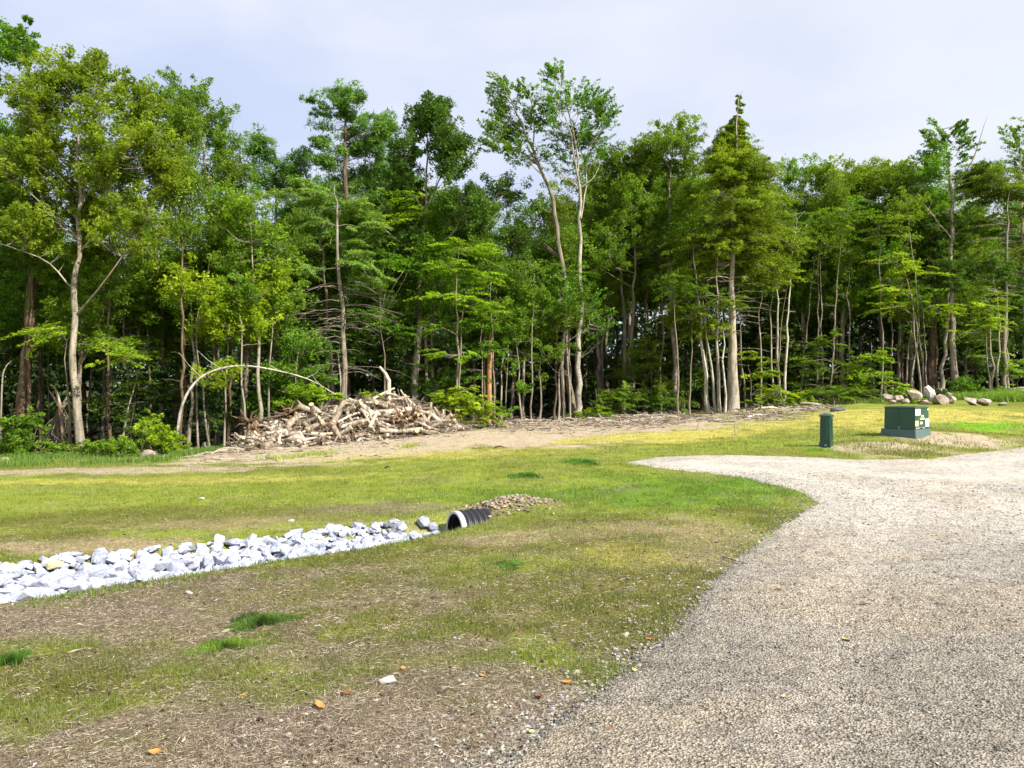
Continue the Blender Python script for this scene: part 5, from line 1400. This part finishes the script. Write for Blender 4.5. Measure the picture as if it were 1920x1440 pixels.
stump(622, 776, .20, 'weathered stump in the upper middle of the pile', 8, -.3, 'log')
# the rest of the logs
rg = np.random.default_rng(91)
for k in range(175):
    px = rg.uniform(452, 872); f = rg.random() ** .8 * .98
    p = heap(px, f) + (0, rg.uniform(-.26, .0), rg.uniform(-.02, .08))
    ln = rg.uniform(.35, 1.15) * (1.1 if rg.random() < .3 else .8); r_ = rg.uniform(.035, .095) * (1.3 if rg.random() < .2 else 1)
    d = unit(np.array((rg.normal(0, 1), rg.normal(0, .35), rg.normal(0, .42))))
    if px < 520 or px > 830: ln *= .75
    log_obj(p - d * ln / 2, p + d * ln / 2, r_, r_ * .78, 'weathered log tangled in the pile of cleared wood', 'log', 'log' if rg.random() < .62 else 'logpale', .05, rg, 'logs of the cleared wood pile', k=6)
for k in range(9):
    px = [436, 424, 470, 512, 650, 676, 640, 816, 866][k]; f = [.5, .1, .0, .1, .05, .03, -.02, .0, .2][k]
    p = heap(px, f); rock_obj(hull_mesh('rock', 600 + k, M['boulder'], 18, sub=1), 'rock', p, rg.uniform(.10, .17), rg, 'rounded tan rock caught in the foot of the log pile', 'rock', 'rocks in the foot of the log pile')
p = HP(553, 824); p[1] -= .15
rock_obj(hull_mesh('boulder', 620, M['boulder'], 22, (1, .8, .75), sub=1), 'boulder', p, .32, rg, 'large tan boulder at the foot of the pile on the left', 'boulder', rot=(.1, .2, .3), sc_=(.36, .32, .30))
# tangle of twigs, roots and bark filling the heap
tb = Tubes()
for k in range(3400):
    px = rg.uniform(430, 885); f = rg.uniform(-.06, 1.0); p = heap(px, f) + rg.normal(0, .07, 3) + (0, .06, 0)
    ln = rg.uniform(.12, .6) if k % 5 else rg.uniform(.5, 1.3); d = unit(np.array((rg.normal(0, 1), rg.normal(0, .5), rg.normal(0, .5))))
    tb.add(np.stack([p - d * ln / 2, p + rg.normal(0, .05, 3), p + d * ln / 2]), rg.uniform(.004, .018), 3)
tag(tb.build('brush_tangle', M['log']), 'twigs, roots and bark shreds tangled through the wood pile', 'brush', kind='stuff')
# brush and bark along the strip in front of the wood
tb = Tubes(); tb2 = Tubes()
cen = lambda px: np.interp(px, [330, 430, 650, 880, 1000, 1150, 1300, 1400, 1500, 1570], [858, 850, 838, 800, 797, 794, 786, 780, 770, 764])
for k in range(5200):
    px = 330 + 1230 * rg.random() ** .8 if k % 3 else rg.uniform(880, 1560)
    if px < 860 and rg.random() < .6: continue
    py = cen(px) + rg.normal(-2, 7) * (1 if px > 860 else 1.6)
    h_ = hit(px, min(max(py, 745), 868)); dens = vnoise(h_[0], h_[1], 1.6, 12)
    if rg.random() > dens * 1.5: continue
    big = px > 880 and dens > .5
    p = np.array((h_[0] + rg.normal(0, .1), h_[1] + rg.normal(0, .5), 0)); p[2] = tz(p[0], p[1]) + abs(rg.normal(0, .10 if big else .02))
    ln = rg.uniform(.12, .75); d = unit(np.array((rg.normal(0, 1), rg.normal(0, .8), rg.normal(0, .22 if big else .08))))
    (tb if rg.random() < .6 else tb2).add(np.stack([p - d * ln / 2, p + rg.normal(0, .03, 3), p + d * ln / 2]), rg.uniform(.006, .026), 3)
tag(tb.build('brush_debris', M['dead']), 'grey broken brush strewn along the bare strip before the wood', 'brush', kind='stuff')
tag(tb2.build('bark_debris', M['log']), 'tan bark and splinters strewn along the bare strip before the wood', 'bark', kind='stuff')
for k in range(46):
    px = rg.uniform(880, 1540) if k > 7 else rg.uniform(330, 470); py = cen(px) + rg.normal(-3, 5)
    h_ = hit(px, py); ln = rg.uniform(.4, 1.3); a_ = rg.normal(0, .5); d = np.array((math.cos(a_), math.sin(a_), rg.normal(0, .10)))
    p = np.array((h_[0], h_[1], tz(h_[0], h_[1]) + .08)); r_ = rg.uniform(.025, .07)
    log_obj(p - d * ln / 2, p + d * ln / 2, r_, r_ * .7, 'broken grey limb lying in the brush strip before the wood', 'fallen_limb', 'dead' if rg.random() < .5 else 'logpale', .07, rg, 'broken limbs in the brush strip', stubs=1, k=6)
# forked stick right and left of the middle lawn edge
for (x0, y0, x1, y1, lb) in [(928, 841, 950, 843, 'thin dark stick lying on the lawn edge below the brush'), (886, 842, 900, 841, 'short dark stick lying on the bare strip right of the pile'), (722, 879, 734, 880, 'dark bark splinter lying on the lawn below the pile')]:
    a_ = hit(x0, y0); b_ = hit(x1, y1); a_[2] += .03; b_[2] += .03
    log_obj(a_, b_, .025, .012, lb, 'stick', 'stump', .05, rng, k=5)
# roots and brush round the upturned stump at far left
p0 = np.array((-15.2, 26.0, tz(-15.2, 26.0)))
root = empty('upturned_stump', tuple(p0), 'upturned brown stump with forked roots between the two left trunks', 'stump')
tb = Tubes(); tb.add(np.stack([(0, 0, -.1), (-.05, 0, .8), (.05, 0, 1.55)]), (.16, .12, .10), 8); tb.build('trunk', M['stump'], root)
tb = Tubes()
for d, l_ in [((-.5, 0, .7), .7), ((.45, 0, .8), .6), ((-.2, -.2, 1), .8), ((.6, -.1, .4), .4)]:
    d = unit(np.array(d)); tb.add(np.stack([np.array((.05, 0, 1.45)), np.array((.05, 0, 1.45)) + d * l_ * .5 + (0, 0, .06), np.array((.05, 0, 1.5)) + d * l_]), (.06, .045, .02), 6)
for _ in range(70):
    s0 = np.array((rg.normal(0, .12), rg.normal(0, .1), rg.uniform(.6, 1.5))); e = s0 + np.array((rg.normal(0, .35), rg.normal(0, .2), -rg.uniform(.3, 1.0)))
    tb.add(np.stack([s0, (s0 + e) / 2 + rg.normal(0, .08, 3), e]), (.014, .010, .004), 3)
tb.build('roots', M['log'], root)

# ------------------------------------------------------------------ boulders by the wood on the right
BLD = [  # px centre, py bottom, width px, height px, depth offset, material, label
    (1663, 752, 24, 16, 0, 'boulder', 'leftmost tan boulder of the row, small and pointed'),
    (1685, 752, 26, 14, .2, 'boulder', 'low tan boulder second from the left of the row'),
    (1712, 752, 44, 22, .5, 'boulder', 'largest tan boulder, left of the white one'),
    (1742, 750, 24, 30, .1, 'boulder_white', 'tall white boulder standing highest in the row'),
    (1766, 742, 30, 16, .9, 'boulder', 'tan boulder behind and right of the white one'),
    (1762, 757, 40, 18, -.2, 'boulder', 'pinkish boulder in front, right of the white one'),
    (1784, 755, 22, 14, -.1, 'boulder', 'small rounded boulder at the right end of the main group'),
    (1822, 757, 30, 13, 0, 'boulder', 'flat grey boulder lying left of the flat tan slab'),
    (1846, 758, 34, 11, -.1, 'boulder', 'flat tan slab boulder near the grassy strip'),
    (1880, 759, 20, 6, 0, 'boulder', 'low stone in the soil right of the flat tan slab'),
    (1908, 738, 44, 14, .6, 'boulder', 'wide flat boulder at the right border beside the wood'),
    (1908, 752, 30, 6, .2, 'boulder', 'low tan stone at the right border in the grass'),
    (1697, 756, 20, 10, -.2, 'boulder', 'small rough stone wedged below the largest tan boulder'),
    (1735, 757, 16, 9, -.4, 'boulder', 'small stone at the foot of the white boulder'),
    (1777, 748, 24, 14, .4, 'boulder', 'rough stone behind the small rounded boulder'),
    (1674, 755, 14, 7, -.2, 'boulder', 'little stone between the two leftmost boulders'),
]
for k, (px, py, wp, hp_, dy, mt, lb) in enumerate(BLD):
    h_ = hit(px, py + 1); Y = h_[1] + dy; x_ = (px - 960) / F * Y; sc1 = Y / F
    me = hull_mesh('boulder', 640 + k, M[mt], 24, (1, .85, .95), .14)
    z_ = H + (720 - (py - hp_ / 2)) / F * Y
    rock_obj(me, 'boulder', (x_, Y, z_ - .05), 1, rg, lb, 'boulder', 'boulders at the edge of the wood', rot=(rg.normal(0, .2), rg.normal(0, .2), rg.uniform(0, 6)), sc_=(wp * sc1 * .50, wp * sc1 * .48, hp_ * sc1 * .54 + .02))
for (px, py, sz_, lb) in [(398, 848, .17, 'pale rock on the bare strip left of the log pile'), (280, 858, .26, 'reddish tan rock in the weeds below the leafy bush'), (385, 838, .2, 'tan rock at the left tip of the log pile'), (10, 866, .15, 'grey rock in the weeds at the left border')]:
    h_ = hit(px, py); rock_obj(hull_mesh('rock', int(px), M['boulder'], 20, sub=1), 'rock', (h_[0], h_[1], tz(h_[0], h_[1]) + sz_ * .3), sz_, rg, lb, 'rock')

# weeds along the edges of the wood
def weeds(name, spots, n, h, col, label, seed, cat='weeds'):
    rg = np.random.default_rng(seed); X = []; Yv = []
    for (x0, y0, x1, y1, sp) in spots:
        a_ = hit(x0, y0); b_ = hit(x1, y1); t_ = rg.random(n)
        X.append(a_[0] + (b_[0] - a_[0]) * t_ + rg.normal(0, .15, n)); Yv.append(a_[1] + (b_[1] - a_[1]) * t_ + rg.normal(0, sp, n))
    x = np.concatenate(X); y = np.concatenate(Yv)
    k = vnoise(x, y, .7, 3) > .35; x, y = x[k], y[k]; m_ = len(x)
    hh = h * (.4 + .8 * rg.random(m_)); r_ = np.hypot(x, y)
    c_ = np.array(col) * (.6 + .8 * rg.random((m_, 1)))
    return blades(name, x, y, hh, .006 + .00035 * r_ * rg.random(m_), rg.uniform(.1, .75, m_), c_, M['blade'], rg, label=label, cat=cat)
weeds('weeds', [(-20, 876, 330, 862, .5), (-20, 866, 280, 852, .6), (330, 856, 420, 846, .3)], 3600, .22, (.14, .24, .035), 'green weeds and ferns along the foot of the left trees', 1)
weeds('edge_grass', [(1790, 750, 1920, 744, .5), (1860, 752, 1925, 752, .3)], 4200, .40, (.22, .36, .04), 'tall yellow green grass around the right hand boulders', 2, 'grass')
weeds('edge_weeds', [(1400, 768, 1650, 752, .4), (1060, 786, 1160, 784, .4), (1500, 760, 1660, 754, .3)], 2600, .28, (.24, .34, .06), 'sparse weeds along the brush strip before the hemlock', 3)
weeds('dry_weeds', [(700, 842, 780, 838, .3), (560, 856, 640, 850, .3), (830, 800, 940, 790, .3), (430, 866, 560, 858, .3)], 420, .16, (.30, .38, .05), 'sparse yellow green sprouts on the bare strip by the log pile', 4)
weeds('hump_weeds', [(1580, 838, 1700, 846, .5), (1700, 838, 1880, 826, .6), (1640, 852, 1780, 850, .2)], 900, .09, (.24, .26, .07), 'thin yellowish weeds poking through the bare soil beside the cabinet', 6)
weeds('ditch_grass', [(20, 1137, 240, 1102, .05), (240, 1102, 480, 1062, .05), (480, 1062, 830, 1001, .05)], 420, .05, (.15, .21, .04), 'longer grass hanging over the near lip of the ditch', 5, 'grass')

# ------------------------------------------------------------------ utility cabinet and pedestal
def box(bm, x0, x1, y0, y1, z0, z1, tx=0.0, ty=0.0, bev=0.0):
    """box tapering by tx, ty at the top"""
    vs = [bm.verts.new(c_) for c_ in [(x0, y0, z0), (x1, y0, z0), (x1, y1, z0), (x0, y1, z0), (x0 + tx, y0 + ty, z1), (x1 - tx, y0 + ty, z1), (x1 - tx, y1 - ty, z1), (x0 + tx, y1 - ty, z1)]]
    fs_ = [bm.faces.new([vs[i_] for i_ in q]) for q in ((3, 2, 1, 0), (4, 5, 6, 7), (0, 1, 5, 4), (1, 2, 6, 5), (2, 3, 7, 6), (3, 0, 4, 7))]
    if bev:
        es = {e for f_ in fs_ for e in f_.edges}
        bmesh.ops.bevel(bm, geom=list(es), offset=bev, segments=2, affect='EDGES')
def part(name, mat, parent, boxes, loc=(0, 0, 0)):
    bm = bmesh.new()
    for b_ in boxes: box(bm, *b_)
    me = bpy.data.meshes.new(name); bm.to_mesh(me); bm.free(); me.materials.append(mat)
    o_ = bpy.data.objects.new(name, me); C.objects.link(o_); o_.parent = parent; o_.location = loc
    return o_
M['green_paint'] = simple('dark_green_paint', (0.022, 0.070, 0.048), 0.30, 0.5, 3.0, 0.2)
M['green_base'] = simple('grey_green_fibreglass', (0.075, 0.125, 0.125), 0.6, 0.35, 14, 0.10)
M['sticker_white'] = simple('white_label', (0.80, 0.80, 0.80), .5)
M['sticker_yellow'] = simple('yellow_label', (0.78, 0.72, 0.25), .5)
M['print'] = simple('black_print', (0.03, 0.03, 0.03), .5)
M['steel'] = simple('dull_steel', (0.28, 0.30, 0.30), .4)
c_ = hit(1717, 824)
phi = math.radians(50)
# local frame: x runs along the front from its left end to the corner, y runs back, so the corner is (w, 0)
wF, dF = 0.90, 0.95
root = empty('transformer_cabinet', (c_[0] - wF * math.cos(phi), c_[1] + wF * math.sin(phi), c_[2] - .02), 'green steel transformer cabinet on a grey green plinth with warning labels on one side', 'utility cabinet', rz=-phi)
part('plinth', M['green_base'], root, [(0, wF, 0, dF, 0, .26, .02, .02, .012)])
bx0, bx1, by0, by1 = .085, wF - .035, .05, dF - .06
cab = part('cabinet_body', M['green_paint'], root, [(bx0, bx1, by0, by1, .262, .80, .008, .008, .012)])
part('lid', M['green_paint'], root, [(bx0 - .006, bx1 + .006, by0 - .008, by1 + .006, .802, .832, .012, .012, .008)])
mid_ = (bx0 + bx1) / 2
for a_, b_ in ((bx0 + .015, mid_ - .004), (mid_ + .004, bx1 - .015)):
    part('door_panel', M['green_paint'], root, [(a_, b_, by0 - .006, by0 + .010, .275, .785, .004, .003, .004)])
part('padlock', M['steel'], root, [(mid_ - .018, mid_ + .018, by0 - .035, by0 - .008, .27, .33, .006, .004, .004)])
def plate(name, mt, u0, u1, z0, z1, th=.004, prints=()):
    x_ = bx1 - .001 + .0
    p_ = part(name, M[mt], root, [(x_ , x_ + th, u0, u1, z0, z1)])
    for (a_, b_, c0, c1) in prints:
        q_ = part('print_line', M['print'], p_, [(x_ + th, x_ + th + .0015, u0 + a_ * (u1 - u0), u0 + b_ * (u1 - u0), z0 + c0 * (z1 - z0), z0 + c1 * (z1 - z0))])
D_ = by1 - by0
plate('label_plate', 'sticker_white', by0 + .01, by0 + .30, .62, .78, .006)
plate('label_plate', 'sticker_white', by0 + .62, by0 + .82, .30, .52, .006, ((0, 1, -.06, .05),))
plate('label_plate', 'sticker_yellow', by0 + .01, by0 + .20, .33, .48, .006, ((0, 1, .0, .1),))
plate('label_plate', 'sticker_yellow', by0 + .28, by0 + .56, .505, .55, .006)
plate('label_plate', 'sticker_yellow', by0 + .34, by0 + .50, .575, .62, .006)
plate('label_plate', 'sticker_white', by0 + .30, by0 + .42, .39, .45, .006)
plate('label_plate', 'sticker_white', by0 + .72, by0 + .80, .74, .775, .006)
plate('bushing_plate', 'steel', by0 + .03, by0 + .56, .275, .31, .01, ((.4, .75, .0, .8),))

c_ = hit(1557, 840)
phi = math.radians(42)
pw, pd = .27, .24
root = empty('utility_pedestal', (c_[0] - pw * math.cos(phi), c_[1] + pw * math.sin(phi), c_[2] - .02), 'slim dark green utility pedestal post standing left of the cabinet', 'utility pedestal', rz=-phi)
part('base', M['green_paint'], root, [(0, pw, 0, pd, 0, .16, .004, .004, .010)])
part('shaft', M['green_paint'], root, [(.014, pw - .014, .014, pd - .014, .162, .735, .006, .006, .014)])
for a_ in (.07, .12, .17):
    part('rib', M['green_paint'], root, [(pw - .022, pw - .010, a_, a_ + .016, .20, .70, .0, .0, .002)])
    part('rib', M['green_paint'], root, [(a_ - .01, a_ + .006, .004, .018, .20, .70, .0, .0, .002)])
part('cap', M['green_paint'], root, [(-.004, pw + .004, -.004, pd + .004, .737, .770, .0, .0, .006), (.0, pw, .0, pd, .7705, .81, .09, .08, .0)])
bm = bmesh.new(); bmesh.ops.create_cone(bm, cap_ends=True, segments=16, radius1=.045, radius2=.04, depth=.05)
me = bpy.data.meshes.new('lock_cup'); bm.to_mesh(me); bm.free(); me.materials.append(M['print'])
lk = bpy.data.objects.new('lock_cup', me); C.objects.link(lk); lk.parent = root; lk.location = (pw * .62, -.02, .07); lk.rotation_euler = (math.pi / 2, 0, 0)
bm = bmesh.new(); bmesh.ops.create_cone(bm, cap_ends=True, segments=12, radius1=.02, radius2=.018, depth=.03)
me = bpy.data.meshes.new('bolt'); bm.to_mesh(me); bm.free(); me.materials.append(M['steel'])
bo = bpy.data.objects.new('bolt', me); C.objects.link(bo); bo.parent = lk; bo.location = (0, 0, .03)
# survey stake
h_ = hit(1379, 816)
root = empty('stake', tuple(h_), 'thin grey stake upright in the lawn in front of the hemlock', 'stake')
part('post', M['steel'], root, [(-.022, .022, -.015, .015, -.1, .50, .0, .0, .003)])
part('tip', M['dead'], root, [(-.020, .020, -.013, .013, .502, .53, .010, .006, .0)])
# end of a dark pipe lying behind the pedestal
a_ = hit(1558, 772); a_[2] += .10
tb = Tubes(); tb.add(np.stack([(0, 0, -.03), (.28, .05, -.02), (.58, .1, -.04)]), .065, 12, cap=True)
o = tb.build('pipe_offcut', simple('slate_plastic', (.07, .075, .10), .5)); o.location = a_; tag(o, 'short dark pipe offcut lying in the brush behind the pedestal', 'pipe')

# ------------------------------------------------------------------ loose things on the near turf and the drive
for (px, py, wp, hp_, mt, lb) in [
    (727, 1270, 38, 26, 'stone', 'large flat pale stone lying in the brown thatch'),
    (545, 975, 18, 9, 'stone', 'white stone on the grass beyond the ditch'),
    (378, 934, 14, 6, 'stone', 'small white stone far out on the left lawn'),
    (1172, 1189, 18, 11, 'stone', 'blue grey stone near the drive edge'),
    (1153, 1213, 18, 10, 'stone', 'white stone just below the blue grey one'),
    (1216, 1206, 18, 9, 'boulder', 'tan stone between the blue grey one and the gravel'),
    (1080, 1259, 22, 10, 'riprap_tan', 'yellow stone sitting at the edge of the brown thatch'),
    (812, 1388, 14, 9, 'stone', 'small grey stone low in the thatch'),
    (356, 1111, 18, 7, 'stone', 'pale flat stone below the white ditch stones'),
    (150, 1170, 14, 7, 'stone', 'small pale stone in the brown turf at the left'),
    (424, 1180, 20, 9, 'riprap_tan', 'small tan stone beside the dark green tuft'),
    (1000, 1378, 14, 10, 'stone', 'white pebble at the near corner of the gravel'),
    (1240, 1200, 12, 7, 'stone', 'pale pebble on the rim of the gravel'),
    (963, 1222, 12, 9, 'stone', 'small white stone in the straw right of the flat pale stone'),
    (1106, 1277, 10, 5, 'riprap_tan', 'tiny yellow stone right of the larger yellow one'),
    (216, 1143, 14, 6, 'boulder', 'small buff stone under the ditch lip')]:
    h_ = hit(px, py + hp_ * .5); s1 = h_[1] / F
    rock_obj(hull_mesh('field_stone', int(px) + 2000, M[mt], 14, (1, .75, 1)), 'field_stone', (h_[0], h_[1], tz(h_[0], h_[1]) + hp_ * s1 * .22), 1, rg, lb, 'stone', 'stones lying about the turf', rot=(rg.normal(0, .2), rg.normal(0, .2), rg.normal(0, .4)), sc_=(wp * s1 * .52, wp * s1 * .36, hp_ * s1 * .5))
M['leaf_orange'] = simple('dead_leaf_orange', (.52, .22, .05), .6, .3, 20, .4)
M['leaf_yellow'] = simple('dead_leaf_yellow', (.62, .52, .16), .6, .3, 20, .25)
M['leaf_brown'] = simple('dead_leaf_brown', (.20, .075, .035), .7, .2, 20, .4)
for (px, py, wp, mt, lb) in [
    (600, 1331, 30, 'leaf_orange', 'largest orange dead leaf lying in the thatch'), (290, 1420, 26, 'leaf_orange', 'orange dead leaf near the bottom edge left of centre'),
    (457, 1305, 16, 'leaf_orange', 'small orange leaf up left of the largest orange one'), (1062, 1284, 24, 'leaf_orange', 'amber leaf below the yellow stone'),
    (1012, 1312, 30, 'leaf_brown', 'rust red leaf at the thatch edge near the gravel'), (652, 1306, 22, 'leaf_brown', 'brown leaf below the flat pale stone'),
    (757, 1259, 18, 'leaf_orange', 'rust leaf touching the flat pale stone'), (1588, 1207, 24, 'leaf_yellow', 'pale yellow leaf lying on the gravel drive'),
    (1470, 1315, 12, 'leaf_yellow', 'small yellow leaf on the gravel below the larger one'), (996, 1380, 20, 'leaf_yellow', 'yellow leaf at the near corner of the gravel'),
    (905, 1274, 16, 'leaf_orange', 'small amber leaf in the straw'), (975, 1195, 16, 'leaf_brown', 'small reddish leaf in the turf left of the stones'),
    (1190, 1262, 18, 'leaf_yellow', 'yellow green leaf on the turf below the white stone'), (1460, 1112, 16, 'leaf_brown', 'red brown leaf on the gravel near the turf edge'),
    (1143, 1373, 20, 'leaf_brown', 'dark leaf on the gravel drive near the bottom'), (1220, 1203, 20, 'leaf_orange', 'amber leaf against the tan stone'),
    (20, 1395, 18, 'leaf_brown', 'brown leaf near the bottom left corner'), (1620, 1140, 22, 'leaf_brown', 'dark leaf lying mid way across the gravel')]:
    h_ = hit(px, py); s1 = wp * h_[1] / F * .5; rz = rg.uniform(0, 6.283)
    t_ = np.linspace(-1, 1, 7); wv = np.array([0, .45, .62, .66, .5, .28, 0]) * .8
    cup = .25 * t_ ** 2 + rg.uniform(-.05, .1)
    v = np.concatenate([np.stack([t_, wv, cup + .22 * wv], 1), np.stack([t_, 0 * wv, cup], 1), np.stack([t_, -wv, cup + .30 * wv], 1)]) * s1
    f = np.array([(a_ + i_, a_ + i_ + 1, a_ + i_ + 8, a_ + i_ + 7) for a_ in (0, 7) for i_ in range(6)])
    gz_ = tz(h_[0], h_[1]) + (.012 if px < 1300 else .022)
    o_ = mesh_np('dead_leaf', v, f, M[mt], loc=(h_[0], h_[1], gz_)); o_.rotation_euler = (rg.normal(0, .15), rg.normal(0, .15), rz)
    tag(o_, lb, 'leaf', 'fallen leaves on turf and gravel')
for k, (x0, y0, x1, y1, lb) in enumerate([(1355, 1048, 1402, 1062, 'dark twig lying across the rim of the gravel'), (1535, 1147, 1570, 1152, 'thin dark twig on the gravel drive'), (130, 1230, 165, 1222, 'thin pale stick in the left turf')]):
    a_ = hit(x0, y0); b_ = hit(x1, y1); a_[2] += .02; b_[2] += .022
    log_obj(a_, b_, .006, .003, lb, 'twig', 'stump' if k < 2 else 'dead', .08, rng, k=5)
